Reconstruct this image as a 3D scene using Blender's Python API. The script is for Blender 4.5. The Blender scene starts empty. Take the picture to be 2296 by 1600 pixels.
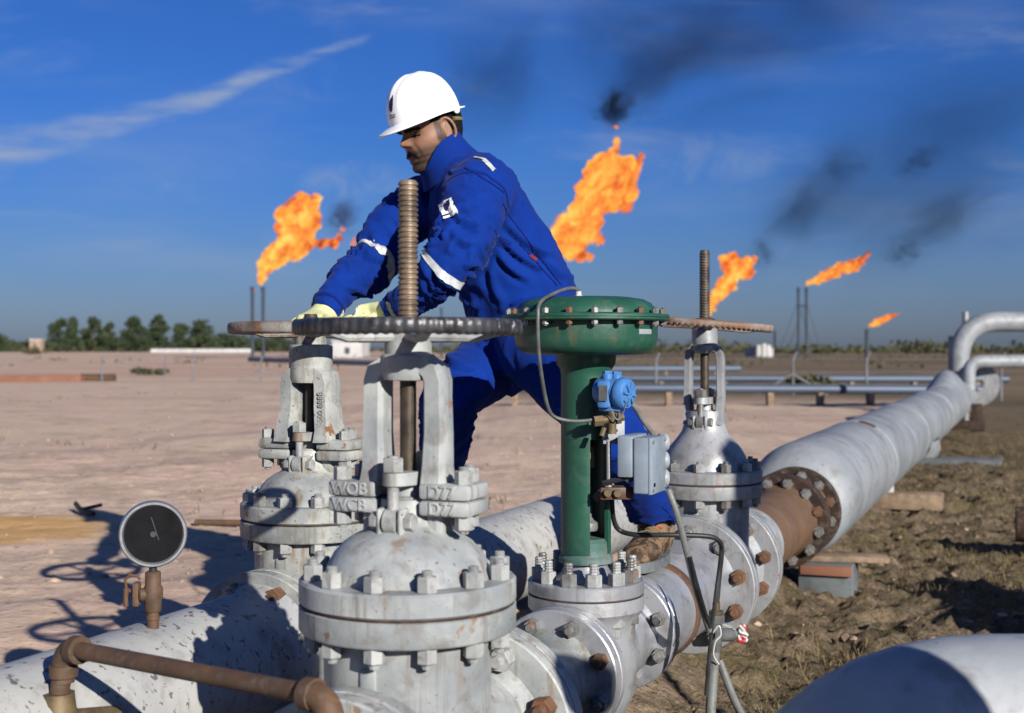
import bpy, bmesh, math, random
import numpy as np
from mathutils import Vector, Matrix, Quaternion, noise

random.seed(7)
np.random.seed(7)
PI = math.pi
R = math.radians
scene = bpy.context.scene
COL = scene.collection

# ------------------------------------------------------------------ camera
CAM_H = 1.18
cam_d = bpy.data.cameras.new("camera")
cam_d.sensor_width = 36.0
cam_d.lens = 45.0
cam_d.shift_y = -0.0065
cam_d.clip_start = 0.05
cam_d.clip_end = 9000.0
cam_d.dof.use_dof = True
cam_d.dof.focus_distance = 2.9
cam_d.dof.aperture_fstop = 4.8
cam = bpy.data.objects.new("camera", cam_d)
cam.location = (0, 0, CAM_H)
cam.rotation_euler = (R(90), 0, 0)
COL.objects.link(cam)
scene.camera = cam

# ------------------------------------------------------------------ sun and sky
SUN = Vector((0.508, -0.861, 0.398)).normalized()      # towards the sun
sun_el = math.asin(SUN.z)
sun_az = math.atan2(SUN.x, SUN.y)
sl = bpy.data.lights.new("sun", 'SUN')
sl.energy = 5.0
sl.angle = R(0.53)
sl.color = (1.0, 0.955, 0.885)
so = bpy.data.objects.new("sun", sl)
so.rotation_euler = SUN.to_track_quat('Z', 'Y').to_euler()
so.location = (8, -16, 8)
COL.objects.link(so)

world = bpy.data.worlds.new("World")
scene.world = world
world.use_nodes = True


class NG:
    """small wrapper for wiring shader nodes"""
    def __init__(s, tree):
        s.t = tree
        s.t.nodes.clear()
    def n(s, kind, **kw):
        nd = s.t.nodes.new(kind)
        for k, v in kw.items():
            if k.startswith('i_'):
                key = k[2:]
                key = int(key) if key.isdigit() else key.replace('_', ' ')
                s.put(nd.inputs[key], v)
            else:
                setattr(nd, k, v)
        return nd
    def put(s, sock, v):
        if hasattr(v, 'is_output') or isinstance(v, bpy.types.NodeSocket):
            s.t.links.new(v, sock)
        else:
            sock.default_value = v
    def math(s, op, a, b=None, c=None, clamp=False):
        nd = s.t.nodes.new('ShaderNodeMath'); nd.operation = op; nd.use_clamp = clamp
        for i, v in enumerate((a, b, c)):
            if v is not None:
                s.put(nd.inputs[i], v)
        return nd.outputs[0]
    def vmath(s, op, a, b=None):
        nd = s.t.nodes.new('ShaderNodeVectorMath'); nd.operation = op
        s.put(nd.inputs[0], a)
        if b is not None:
            s.put(nd.inputs[1], b)
        return nd.outputs[0]
    def mix(s, fac, a, b, blend='MIX'):
        nd = s.t.nodes.new('ShaderNodeMix'); nd.data_type = 'RGBA'; nd.blend_type = blend; nd.clamp_factor = True
        s.put(nd.inputs[0], fac)
        for i, v in ((6, a), (7, b)):
            if isinstance(v, tuple) and len(v) == 3:
                v = (*v, 1)
            s.put(nd.inputs[i], v)
        return nd.outputs[2]
    def noise(s, vec, scale, detail=4, rough=0.55, dist=0.0):
        nd = s.t.nodes.new('ShaderNodeTexNoise')
        if vec is not None:
            s.t.links.new(vec, nd.inputs['Vector'])
        nd.inputs['Scale'].default_value = scale
        nd.inputs['Detail'].default_value = detail
        nd.inputs['Roughness'].default_value = rough
        nd.inputs['Distortion'].default_value = dist
        return nd.outputs['Fac']
    def ramp(s, fac, stops, interp='LINEAR'):
        nd = s.t.nodes.new('ShaderNodeValToRGB')
        nd.color_ramp.interpolation = interp
        el = nd.color_ramp.elements
        while len(el) < len(stops):
            el.new(0.5)
        for e, (p, c) in zip(el, stops):
            e.position = p
            if isinstance(c, (int, float)):
                c = (c, c, c, 1)
            e.color = c if len(c) == 4 else (*c, 1)
        s.t.links.new(fac, nd.inputs[0])
        return nd.outputs[0]
    def step(s, x, lo, hi):
        nd = s.t.nodes.new('ShaderNodeMapRange'); nd.interpolation_type = 'SMOOTHSTEP'
        s.put(nd.inputs[0], x)
        nd.inputs[1].default_value = lo; nd.inputs[2].default_value = hi
        nd.inputs[3].default_value = 0; nd.inputs[4].default_value = 1
        return nd.outputs[0]
    def mapping(s, vec, loc=(0, 0, 0), rot=(0, 0, 0), sc=(1, 1, 1)):
        nd = s.t.nodes.new('ShaderNodeMapping')
        s.t.links.new(vec, nd.inputs[0])
        nd.inputs[1].default_value = loc; nd.inputs[2].default_value = rot; nd.inputs[3].default_value = sc
        return nd.outputs[0]


def make_sky():
    g = NG(world.node_tree)
    sky = g.n('ShaderNodeTexSky', sky_type='NISHITA', sun_disc=False)
    sky.sun_elevation = sun_el
    sky.sun_rotation = sun_az
    sky.air_density = SKY_AIR
    sky.dust_density = 0.6
    sky.ozone_density = 6.0
    sky.altitude = 0
    tc = g.n('ShaderNodeTexCoord')
    d = tc.outputs['Generated']
    sep = g.n('ShaderNodeSeparateXYZ', i_0=d)
    x, y, z = sep.outputs
    yy = g.math('MAXIMUM', g.math('ABSOLUTE', y), 0.12)
    a = g.math('DIVIDE', x, yy)
    b = g.math('DIVIDE', z, yy)
    flat = g.n('ShaderNodeCombineXYZ', i_0=a, i_1=b, i_2=0.0).outputs[0]
    # thin cirrus, drawn out along one direction
    m1 = g.mapping(flat, rot=(0, 0, R(-14)), sc=(2.2, 9.0, 1))
    c1 = g.step(g.noise(m1, 2.4, 7, 0.62, 0.6), 0.50, 0.86)
    m1b = g.mapping(flat, loc=(3.1, 1.2, 0), rot=(0, 0, R(-8)), sc=(1.6, 6.0, 1))
    c1b = g.step(g.noise(m1b, 1.7, 5, 0.55, 0.4), 0.46, 0.80)
    # contrail spreading towards one end
    ax, ay, bx, by = -0.44, 0.140, -0.108, 0.238
    L = math.hypot(bx - ax, by - ay)
    ux, uy = (bx - ax) / L, (by - ay) / L
    al = g.math('ADD', g.math('MULTIPLY', g.math('SUBTRACT', a, ax), ux), g.math('MULTIPLY', g.math('SUBTRACT', b, ay), uy))
    ac = g.math('SUBTRACT', g.math('MULTIPLY', g.math('SUBTRACT', b, ay), ux), g.math('MULTIPLY', g.math('SUBTRACT', a, ax), uy))
    wob = g.noise(flat, 9.0, 4, 0.6)
    ac = g.math('ADD', ac, g.math('MULTIPLY', g.math('SUBTRACT', wob, 0.5), 0.024))
    ac = g.math('ADD', ac, g.math('MULTIPLY', g.math('POWER', g.math('SUBTRACT', al, 0.17), 2.0), -0.30))
    wid = g.math('MULTIPLY_ADD', g.math('MAXIMUM', g.math('SUBTRACT', L, al), 0.0), 0.042, 0.0035)
    q = g.math('DIVIDE', ac, wid)
    body = g.math('SUBTRACT', 1.0, g.step(g.math('ABSOLUTE', q), 0.1, 1.35))
    m2 = g.mapping(flat, rot=(0, 0, -math.atan2(by - ay, bx - ax)), sc=(5.0, 34.0, 1))
    tex = g.step(g.noise(m2, 1.7, 6, 0.62), 0.28, 0.70)
    ends = g.math('MULTIPLY', g.step(al, -0.25, 0.02), g.math('SUBTRACT', 1.0, g.step(al, L * 0.93, L * 1.02)))
    front = g.step(y, 0.0, 0.2)
    con = g.math('MULTIPLY', g.math('MULTIPLY', body, tex), g.math('MULTIPLY', ends, front))
    # base tint of the air, kept even all round
    hz = g.step(z, -0.02, 0.20)
    tint = g.mix(hz, SKY_LOW, SKY_HIGH)
    col = g.mix(1.0, sky.outputs[0], tint, 'MULTIPLY')
    up = g.step(z, 0.015, 0.10)
    cl = g.math('MULTIPLY', g.math('MAXIMUM', g.math('MULTIPLY', c1, 0.46), g.math('MULTIPLY', c1b, 0.34)), up)
    cl = g.math('MAXIMUM', cl, g.math('MULTIPLY', con, 0.80))
    # two soft cloud patches
    for (ca, cb, wa, wb, k) in ((-0.121, 0.131, 0.036, 0.014, 0.42), (0.165, 0.150, 0.060, 0.018, 0.30)):
        ea = g.math('DIVIDE', g.math('SUBTRACT', a, ca), wa); eb = g.math('DIVIDE', g.math('SUBTRACT', b, cb), wb)
        rr = g.math('ADD', g.math('MULTIPLY', ea, ea), g.math('MULTIPLY', eb, eb))
        pt = g.math('MULTIPLY', g.math('SUBTRACT', 1.0, g.step(rr, 0.0, 2.2)), g.step(g.noise(flat, 26.0, 6, 0.62, 0.8), 0.30, 0.72))
        cl = g.math('MAXIMUM', cl, g.math('MULTIPLY', g.math('MULTIPLY', pt, front), k))
    col = g.mix(cl, col, CLOUD)
    bg = g.n('ShaderNodeBackground', i_Color=col, i_Strength=SKY_STRENGTH)
    out = g.n('ShaderNodeOutputWorld')
    g.t.links.new(bg.outputs[0], out.inputs[0])


SKY_AIR = 1.0
SKY_STRENGTH = 0.06
SKY_LOW = (0.50, 0.53, 0.74)
SKY_HIGH = (0.285, 0.525, 0.96)
CLOUD = (3.9, 4.6, 5.8)
make_sky()

scene.view_settings.view_transform = 'Standard'
scene.view_settings.look = 'None'
scene.view_settings.gamma = 1.0
scene.view_settings.use_curve_mapping = False
scene.view_settings.exposure = 0.62
scene.render.engine = 'CYCLES'
scene.cycles.use_denoising = True
scene.cycles.max_bounces = 6
scene.cycles.diffuse_bounces = 1
scene.cycles.glossy_bounces = 3
scene.cycles.transparent_max_bounces = 16
scene.cycles.volume_bounces = 0
scene.cycles.sample_clamp_indirect = 4.0

# ------------------------------------------------------------------ helpers
F = 2870.0
CX, HV = 1148.0, 785.0


def P(u, v, d):
    """world point seen at a photo position (2296 wide) when it stands d metres ahead"""
    return Vector(((u - CX) / F * d, d, CAM_H - (v - HV) / F * d))


def tag(o, label=None, cat=None, group=None, kind=None):
    if label: o["label"] = label
    if cat: o["category"] = cat
    if group: o["group"] = group
    if kind: o["kind"] = kind
    return o


def empty(name, loc=(0, 0, 0), rotz=0.0):
    o = bpy.data.objects.new(name, None)
    o.empty_display_size = 0.05
    o.location = loc
    o.rotation_euler = (0, 0, rotz)
    COL.objects.link(o)
    return o


def T(x=0, y=0, z=0):
    return Matrix.Translation((x, y, z))


def RX(a): return Matrix.Rotation(a, 4, 'X')
def RY(a): return Matrix.Rotation(a, 4, 'Y')
def RZ(a): return Matrix.Rotation(a, 4, 'Z')


AXY = RX(-PI / 2)          # local z -> +y
AXX = RY(PI / 2)           # local z -> +x


def align(d, up=(0, 0, 1)):
    return Vector((0, 0, 1)).rotation_difference(Vector(d).normalized()).to_matrix().to_4x4()


class MB:
    """collects shapes for ONE mesh"""
    def __init__(s):
        s.v = []
        s.f = []
    def add(s, vs, fs, M=None):
        b = len(s.v)
        if M is not None:
            vs = [M @ Vector(p) for p in vs]
        s.v.extend([tuple(p) for p in vs])
        s.f.extend([tuple(b + i for i in f) for f in fs])
        return s
    def lathe(s, prof, n=40, M=None, a0=0.0, a1=2 * PI):
        full = abs(a1 - a0 - 2 * PI) < 1e-6
        m = n if full else n + 1
        vs, rings = [], []
        for r, z in prof:
            if r < 1e-6:
                rings.append([len(vs)]); vs.append((0, 0, z))
            else:
                rg = []
                for k in range(m):
                    a = a0 + (a1 - a0) * k / n
                    rg.append(len(vs)); vs.append((r * math.cos(a), r * math.sin(a), z))
                rings.append(rg)
        fs = []
        for A, B in zip(rings[:-1], rings[1:]):
            if len(A) == 1 and len(B) == 1:
                continue
            for k in range(n):
                k2 = (k + 1) % m
                if len(A) == 1:
                    fs.append((A[0], B[k2], B[k]))
                elif len(B) == 1:
                    fs.append((A[k], A[k2], B[0]))
                else:
                    fs.append((A[k], A[k2], B[k2], B[k]))
        return s.add(vs, fs, M)
    def cyl(s, r, z0, z1, n=24, M=None, ch=0.0):
        if ch:
            p = [(0, z0), (r - ch, z0), (r, z0 + ch), (r, z1 - ch), (r - ch, z1), (0, z1)]
        else:
            p = [(0, z0), (r, z0), (r, z1), (0, z1)]
        return s.lathe(p, n, M)
    def box(s, sx, sy, sz, M=None, bev=0.0, seg=2):
        bm = bmesh.new()
        bmesh.ops.create_cube(bm, size=1.0)
        bmesh.ops.scale(bm, vec=(sx, sy, sz), verts=bm.verts)
        if bev:
            bmesh.ops.bevel(bm, geom=bm.edges[:], offset=bev, segments=seg, affect='EDGES', profile=0.5)
        bm.verts.index_update()
        vs = [v.co.copy() for v in bm.verts]
        fs = [[v.index for v in f.verts] for f in bm.faces]
        bm.free()
        return s.add(vs, fs, M)
    def tube(s, pts, rad, n=12, caps=True, closed=False):
        pts = [Vector(p) for p in pts]
        if not hasattr(rad, '__len__'):
            rad = [rad] * len(pts)
        N = len(pts)
        tang = []
        for i in range(N):
            if closed:
                t = pts[(i + 1) % N] - pts[i - 1]
            else:
                t = pts[min(i + 1, N - 1)] - pts[max(i - 1, 0)]
            tang.append(t.normalized())
        up = Vector((0, 0, 1)) if abs(tang[0].z) < 0.9 else Vector((1, 0, 0))
        x = up.cross(tang[0]).normalized()
        vs, fs = [], []
        for i in range(N):
            x = (x - tang[i] * x.dot(tang[i])).normalized()
            y = tang[i].cross(x)
            for k in range(n):
                a = 2 * PI * k / n
                vs.append(pts[i] + (x * math.cos(a) + y * math.sin(a)) * rad[i])
        for i in range(N if closed else N - 1):
            j = (i + 1) % N
            for k in range(n):
                k2 = (k + 1) % n
                fs.append((i * n + k, i * n + k2, j * n + k2, j * n + k))
        if caps and not closed:
            fs.append(tuple(range(n - 1, -1, -1)))
            fs.append(tuple((N - 1) * n + k for k in range(n)))
        return s.add(vs, fs)
    def loft(s, rings, caps=True):
        n = len(rings[0])
        vs = [p for r in rings for p in r]
        fs = []
        for i in range(len(rings) - 1):
            for k in range(n):
                k2 = (k + 1) % n
                fs.append((i * n + k, i * n + k2, (i + 1) * n + k2, (i + 1) * n + k))
        if caps:
            fs.append(tuple(range(n - 1, -1, -1)))
            fs.append(tuple((len(rings) - 1) * n + k for k in range(n)))
        return s.add(vs, fs)
    def prism(s, poly, h, M=None):
        n = len(poly)
        vs = [(x, y, 0) for x, y in poly] + [(x, y, h) for x, y in poly]
        fs = [tuple(range(n - 1, -1, -1)), tuple(range(n, 2 * n))]
        fs += [(k, (k + 1) % n, n + (k + 1) % n, n + k) for k in range(n)]
        return s.add(vs, fs, M)
    def hexnut(s, af, z0, z1, M=None):
        r = af / math.sqrt(3)
        c = af * 0.06
        rings = []
        for z, k in ((z0, 0.93), (z0 + c, 1.0), (z1 - c, 1.0), (z1, 0.90)):
            rings.append([Vector((r * k * math.cos(a * PI / 3), r * k * math.sin(a * PI / 3), z)) for a in range(6)])
        if M is not None:
            rings = [[M @ p for p in rg] for rg in rings]
        return s.loft(rings)
    def mesh(s, name, angle=38):
        me = bpy.data.meshes.new(name)
        me.from_pydata(s.v, [], s.f)
        me.validate()
        bm = bmesh.new(); bm.from_mesh(me)
        bmesh.ops.recalc_face_normals(bm, faces=bm.faces[:])
        bm.to_mesh(me); bm.free()
        if angle is not None:
            for p in me.polygons:
                p.use_smooth = True
            me.set_sharp_from_angle(angle=R(angle))
        return me
    def build(s, name, mat, parent=None, loc=None, M=None, angle=38):
        return put(name, s.mesh(name, angle), mat, parent, loc, M)


def put(name, me, mat, parent=None, loc=None, M=None):
    o = bpy.data.objects.new(name, me)
    if mat is not None and not me.materials:
        me.materials.append(mat)
    COL.objects.link(o)
    if parent is not None:
        o.parent = parent
    if M is not None:
        o.matrix_local = M
    if loc is not None:
        o.location = loc
    return o


def copy_tree(o, parent=None):
    c = o.copy(); COL.objects.link(c)
    if parent is not None:
        c.parent = parent
    for ch in [x for x in bpy.data.objects if x.parent == o]:
        copy_tree(ch, c)
    return c


def text_mesh(s, size, ext):
    cu = bpy.data.curves.new("lettering", 'FONT')
    cu.body = s; cu.size = size; cu.extrude = ext; cu.bevel_depth = size * 0.02
    cu.align_x = 'CENTER'; cu.align_y = 'CENTER'
    ob = bpy.data.objects.new("lettering", cu); COL.objects.link(ob)
    dg = bpy.context.evaluated_depsgraph_get(); dg.update()
    me = bpy.data.meshes.new_from_object(ob.evaluated_get(dg))
    bpy.data.objects.remove(ob); bpy.data.curves.remove(cu)
    return me


FACE_CAM = RX(PI / 2)      # flat lettering turned to look along -y


def remeshed(me, voxel, smooth=0, fac=0.5):
    ob = bpy.data.objects.new("tmp", me); COL.objects.link(ob)
    m = ob.modifiers.new("r", 'REMESH'); m.mode = 'VOXEL'; m.voxel_size = voxel
    if smooth:
        k = ob.modifiers.new("s", 'SMOOTH'); k.iterations = smooth; k.factor = fac
    dg = bpy.context.evaluated_depsgraph_get(); dg.update()
    out = bpy.data.meshes.new_from_object(ob.evaluated_get(dg))
    bpy.data.objects.remove(ob)
    return out


def get_co(me):
    a = np.empty(len(me.vertices) * 3); me.vertices.foreach_get('co', a); return a.reshape(-1, 3)


def get_no(me):
    a = np.empty(len(me.vertices) * 3, dtype=np.float32); me.vertex_normals.foreach_get('vector', a); return a.reshape(-1, 3)


def set_co(me, co):
    me.vertices.foreach_set('co', np.asarray(co, dtype=np.float64).ravel()); me.update()


def smooth_all(me):
    for p in me.polygons:
        p.use_smooth = True


_perm = np.random.RandomState(3).permutation(256)
_perm = np.concatenate([_perm, _perm, _perm])
_grad = np.random.RandomState(5).normal(size=(256, 3)); _grad /= np.linalg.norm(_grad, axis=1)[:, None]


def pnoise(p):
    """gradient noise on an (n,3) array"""
    p = np.asarray(p, dtype=np.float64)
    i = np.floor(p).astype(int); f = p - i
    i &= 255
    w = f * f * f * (f * (f * 6 - 15) + 10)
    out = np.zeros(len(p))
    for dx in (0, 1):
        for dy in (0, 1):
            for dz in (0, 1):
                h = _perm[_perm[_perm[i[:, 0] + dx] + i[:, 1] + dy] + i[:, 2] + dz]
                g = _grad[h & 255]
                dv = f - np.array([dx, dy, dz])
                k = (w[:, 0] if dx else 1 - w[:, 0]) * (w[:, 1] if dy else 1 - w[:, 1]) * (w[:, 2] if dz else 1 - w[:, 2])
                out += k * (g * dv).sum(1)
    return out * 1.4


def fbm(p, octaves=4, gain=0.5, lac=2.03):
    p = np.asarray(p, dtype=np.float64)
    s, a = np.zeros(len(p)), 1.0
    for _ in range(octaves):
        s += a * pnoise(p); p = p * lac + 17.3; a *= gain
    return s


# ------------------------------------------------------------------ materials
def new_mat(name):
    m = bpy.data.materials.new(name); m.use_nodes = True
    return m, NG(m.node_tree)


def finish(g, col, rough, metal=0.0, bump=None, bump_d=0.002, strength=0.5, spec=0.5, **kw):
    b = g.n('ShaderNodeBsdfPrincipled')
    if isinstance(col, tuple) and len(col) == 3: col = (*col, 1)
    g.put(b.inputs['Base Color'], col)
    g.put(b.inputs['Roughness'], rough)
    g.put(b.inputs['Metallic'], metal)
    b.inputs['Specular IOR Level'].default_value = spec
    for k, v in kw.items():
        g.put(b.inputs[k.replace('_', ' ')], v)
    if bump is not None:
        bn = g.n('ShaderNodeBump', i_Height=bump, i_Strength=strength)
        g.put(bn.inputs['Distance'], bump_d)
        g.t.links.new(bn.outputs[0], b.inputs['Normal'])
    o = g.n('ShaderNodeOutputMaterial')
    g.t.links.new(b.outputs[0], o.inputs[0])
    return b


RUST = (0.135, 0.055, 0.024)


def paint(name, base, base2, rust=0.64, rust_w=0.06, rust_col=RUST, scale=5.0, rough=0.5, metal=0.0, speck=0.70, streak=0.0, bump=0.4, spec=0.4, dirt=(0.12, 0.10, 0.08), run=0.0):
    m, g = new_mat(name)
    tc = g.n('ShaderNodeTexCoord').outputs['Object']
    inf = g.n('ShaderNodeObjectInfo').outputs['Random']
    off = g.n('ShaderNodeCombineXYZ', i_0=g.math('MULTIPLY', inf, 7.0), i_1=g.math('MULTIPLY', inf, 3.0), i_2=g.math('MULTIPLY', inf, 5.0)).outputs[0]
    v = g.vmath('ADD', tc, off)
    n1 = g.noise(v, scale, 6, 0.6)
    col = g.mix(g.step(n1, 0.32, 0.68), base, base2)
    n4 = g.noise(v, scale * 3.7, 5, 0.6, 0.3)
    col = g.mix(g.math('MULTIPLY', g.step(n4, 0.49, 0.70), 0.50), col, dirt)
    if streak:
        sv = g.mapping(v, sc=(1, 1, 0.07))
        n5 = g.noise(sv, 42, 4, 0.6)
        col = g.mix(g.math('MULTIPLY', g.step(n5, 0.54, 0.72), streak), col, dirt)
    if run:
        rv = g.mapping(v, loc=(2, 5, 1), sc=(1, 1, 0.10))
        n7 = g.noise(rv, 26, 4, 0.6)
        n8 = g.noise(v, scale * 0.9, 3, 0.5)
        k7 = g.math('MULTIPLY', g.step(n7, 0.56, 0.68), g.step(n8, 0.46, 0.60))
        col = g.mix(g.math('MULTIPLY', k7, run), col, (0.17, 0.095, 0.045))
    n3 = g.noise(v, scale * 17, 3, 0.6)
    col = g.mix(g.math('MULTIPLY', g.step(n3, speck, speck + 0.05), 0.8), col, (0.06, 0.045, 0.035))
    n2 = g.noise(v, scale * 2.1, 8, 0.66, 0.2)
    rm = g.step(n2, rust, rust + rust_w)
    n6 = g.noise(v, scale * 9, 5, 0.7)
    rc = g.mix(n6, rust_col, (rust_col[0] * 1.7, rust_col[1] * 2.0, rust_col[2] * 2.2))
    col = g.mix(rm, col, rc)
    rg = g.math('MULTIPLY_ADD', rm, 0.3, g.math('MULTIPLY_ADD', n4, 0.25, rough - 0.12))
    mt = g.math('MULTIPLY', g.math('SUBTRACT', 1.0, rm), metal) if metal else 0.0
    h = g.math('ADD', g.math('MULTIPLY', n6, 0.6), g.math('ADD', n3, g.math('MULTIPLY', rm, -0.8)))
    finish(g, col, rg, mt, h, 0.0015, bump, spec)
    return m


def plain(name, col, rough=0.6, metal=0.0, var=0.25, scale=20, bump=0.2, spec=0.4, bd=0.001):
    m, g = new_mat(name)
    tc = g.n('ShaderNodeTexCoord').outputs['Object']
    n1 = g.noise(tc, scale, 6, 0.6)
    dark = tuple(c * (1 - var) for c in col)
    lite = tuple(min(1, c * (1 + var)) for c in col)
    c = g.mix(g.step(n1, 0.3, 0.7), dark, lite)
    n2 = g.noise(tc, scale * 6, 4, 0.6)
    finish(g, c, g.math('MULTIPLY_ADD', n1, 0.2, rough - 0.1), metal, n2, bd, bump, spec)
    return m


MT = {}
MT['white'] = paint('weathered white paint', (0.385, 0.395, 0.375), (0.205, 0.22, 0.225), run=0.65, rust=0.64, rust_w=0.05, rust_col=(0.17, 0.088, 0.058), scale=6, rough=0.5, streak=0.7, speck=0.67)
MT['white2'] = paint('chipped white paint', (0.365, 0.37, 0.34), (0.175, 0.19, 0.19), run=0.9, rust=0.615, rust_w=0.05, scale=7, rough=0.5, streak=0.8, speck=0.64, dirt=(0.13, 0.10, 0.06))
MT['peel'] = paint('peeling white pipe paint', (0.38, 0.375, 0.35), (0.27, 0.275, 0.28), rust=0.70, scale=3, rough=0.55, streak=0.3, speck=0.60)
MT['silver'] = paint('aluminium paint', (0.40, 0.405, 0.42), (0.27, 0.28, 0.30), rust=0.665, scale=5, rough=0.38, metal=0.45, speck=0.70, streak=0.35, run=0.35, spec=0.5)
MT['silver2'] = paint('dull aluminium paint', (0.33, 0.335, 0.34), (0.22, 0.23, 0.24), rust=0.635, scale=6, rough=0.45, metal=0.25, speck=0.66, streak=0.4, run=0.5)
MT['pipe'] = paint('faded grey pipe paint', (0.27, 0.285, 0.295), (0.175, 0.19, 0.20), rust=0.70, scale=2.6, rough=0.55, metal=0.1, speck=0.67, streak=0.0, bump=0.7)
MT['elbowpaint'] = paint('pale elbow paint', (0.40, 0.41, 0.405), (0.26, 0.28, 0.30), rust=0.76, scale=3.2, rough=0.5, metal=0.05, speck=0.70, bump=0.4)
MT['rust'] = paint('brown rust', (0.10, 0.050, 0.027), (0.060, 0.034, 0.022), rust=0.58, rust_w=0.2, rust_col=(0.155, 0.066, 0.026), scale=9, rough=0.75, speck=0.80, spec=0.25)
MT['rustpipe'] = paint('rusty fitting', (0.098, 0.054, 0.030), (0.062, 0.038, 0.024), rust=0.6, rust_w=0.2, rust_col=(0.14, 0.066, 0.028), scale=12, rough=0.62, speck=0.82, spec=0.3)
MT['rustnut'] = paint('rusty nut', (0.15, 0.066, 0.030), (0.085, 0.045, 0.027), rust=0.62, scale=16, rough=0.7, speck=0.8)
MT['nut'] = paint('painted nut', (0.36, 0.365, 0.35), (0.24, 0.245, 0.24), rust=0.64, scale=17, rough=0.45, metal=0.1, speck=0.7)
MT['nutgrey'] = paint('dull zinc nut', (0.30, 0.30, 0.29), (0.17, 0.165, 0.15), rust=0.60, scale=18, rough=0.4, metal=0.5, speck=0.7)
MT['green'] = paint('green actuator paint', (0.015, 0.074, 0.045), (0.009, 0.052, 0.033), rust=0.67, run=0.35, scale=6, rough=0.42, speck=0.76, dirt=(0.045, 0.09, 0.065), streak=0.25, spec=0.45, bump=0.25)
MT['teal'] = paint('chipped green over steel', (0.022, 0.085, 0.065), (0.13, 0.165, 0.16), rust=0.68, scale=10, rough=0.45, speck=0.72)
MT['wheeldark'] = paint('worn black over white', (0.012, 0.012, 0.014), (0.045, 0.045, 0.05), rust=0.62, rust_w=0.05, rust_col=(0.20, 0.19, 0.18), scale=16, rough=0.34, speck=0.7, spec=0.5)
MT['wheelrust'] = paint('rusted wheel paint', (0.25, 0.24, 0.22), (0.09, 0.05, 0.03), rust=0.5, rust_w=0.1, scale=12, rough=0.5, speck=0.62)
MT['wheelbrown'] = paint('brown wheel with white remains', (0.15, 0.078, 0.042), (0.30, 0.26, 0.23), rust=0.50, rust_w=0.1, scale=7, rough=0.6, speck=0.7)
MT['stem'] = plain('greased brass stem', (0.17, 0.125, 0.085), 0.42, 0.35, 0.45, 30)
MT['stem2'] = plain('weathered steel stem', (0.085, 0.070, 0.055), 0.45, 0.35, 0.45, 30)
MT['rustdark'] = paint('dark rusted flange', (0.040, 0.021, 0.013), (0.024, 0.015, 0.011), rust=0.60, rust_w=0.2, rust_col=(0.07, 0.032, 0.015), scale=9, rough=0.75, speck=0.8, spec=0.25)
MT['rustsmooth'] = paint('smooth tan rust', (0.135, 0.078, 0.042), (0.098, 0.058, 0.034), rust=0.66, rust_w=0.2, rust_col=(0.16, 0.075, 0.03), scale=5, rough=0.6, speck=0.8, spec=0.3)
MT['stemdark'] = plain('dark greasy stem', (0.055, 0.042, 0.03), 0.5, 0.4, 0.4, 30)
MT['blackish'] = plain('black rubber cable', (0.02, 0.02, 0.021), 0.5, 0, 0.3, 30)
MT['greytube'] = plain('grey plastic tubing', (0.085, 0.088, 0.085), 0.45, 0, 0.3, 30)
MT['conduit'] = paint('galvanised conduit', (0.30, 0.31, 0.30), (0.22, 0.22, 0.21), rust=0.75, scale=9, rough=0.4, metal=0.5, speck=0.75)
MT['bluecap'] = plain('light blue enamel', (0.05, 0.155, 0.37), 0.4, 0, 0.2, 14)
MT['greybox'] = plain('grey cast aluminium box', (0.20, 0.235, 0.275), 0.5, 0.05, 0.2, 9)
MT['greybox2'] = plain('light grey enamel', (0.25, 0.27, 0.29), 0.5, 0.05, 0.12, 9)
MT['chrome'] = plain('polished steel bezel', (0.30, 0.31, 0.32), 0.30, 0.7, 0.1, 30, 0.05)
MT['dial'] = plain('dirty black dial', (0.0045, 0.0045, 0.0055), 0.75, 0, 0.6, 18, 0.2, 0.12)
MT['brass'] = plain('tarnished brass', (0.12, 0.085, 0.045), 0.6, 0.3, 0.4, 25)
MT['bracketbrown'] = plain('brown bracket', (0.075, 0.035, 0.022), 0.55, 0.1, 0.3, 25)
MT['whiteplastic'] = plain('white plastic', (0.42, 0.42, 0.40), 0.4, 0, 0.05, 12)
MT['concrete'] = plain('grey steel block', (0.095, 0.105, 0.108), 0.8, 0, 0.3, 9, 0.5, bd=0.004)
MT['wood'] = plain('weathered wood', (0.20, 0.14, 0.09), 0.85, 0, 0.35, 14, 0.6, bd=0.003)
MT['darksteel'] = plain('dark stack steel', (0.035, 0.045, 0.06), 0.7, 0.1, 0.3, 3)
MT['bluepipe'] = plain('far grey blue pipe', (0.065, 0.085, 0.12), 0.5, 0.2, 0.2, 0.4)
MT['rustbeam'] = plain('orange rust steel', (0.19, 0.08, 0.048), 0.85, 0, 0.35, 0.7)
MT['farwhite'] = plain('far white wall', (0.42, 0.41, 0.40), 0.8, 0, 0.15, 0.3)
MT['post'] = plain('faded fence post', (0.15, 0.155, 0.17), 0.8, 0, 0.25, 3)
MT['dullred'] = plain('dull red tab', (0.13, 0.012, 0.012), 0.8, 0, 0.2, 40)
MT['redtape'] = plain('red tape', (0.45, 0.02, 0.025), 0.5, 0, 0.2, 40)
# ------------------------------------------------------------------ ground
E = Vector((0.376, 0.9266, 0.0)).normalized()       # direction of both pipelines
ROTZ = -math.atan2(E.x, E.y)
NR = Vector((E.y, -E.x, 0.0))                         # to the right of the lines
PB0 = Vector((-0.1705, 2.1, 0.0))
PA0 = Vector((-0.50, 3.18, 0.0))
ZB, ZA = 0.48, 0.475


GZ = 0.28                                             # level of the sand flat
EYE = CAM_H - GZ


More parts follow.
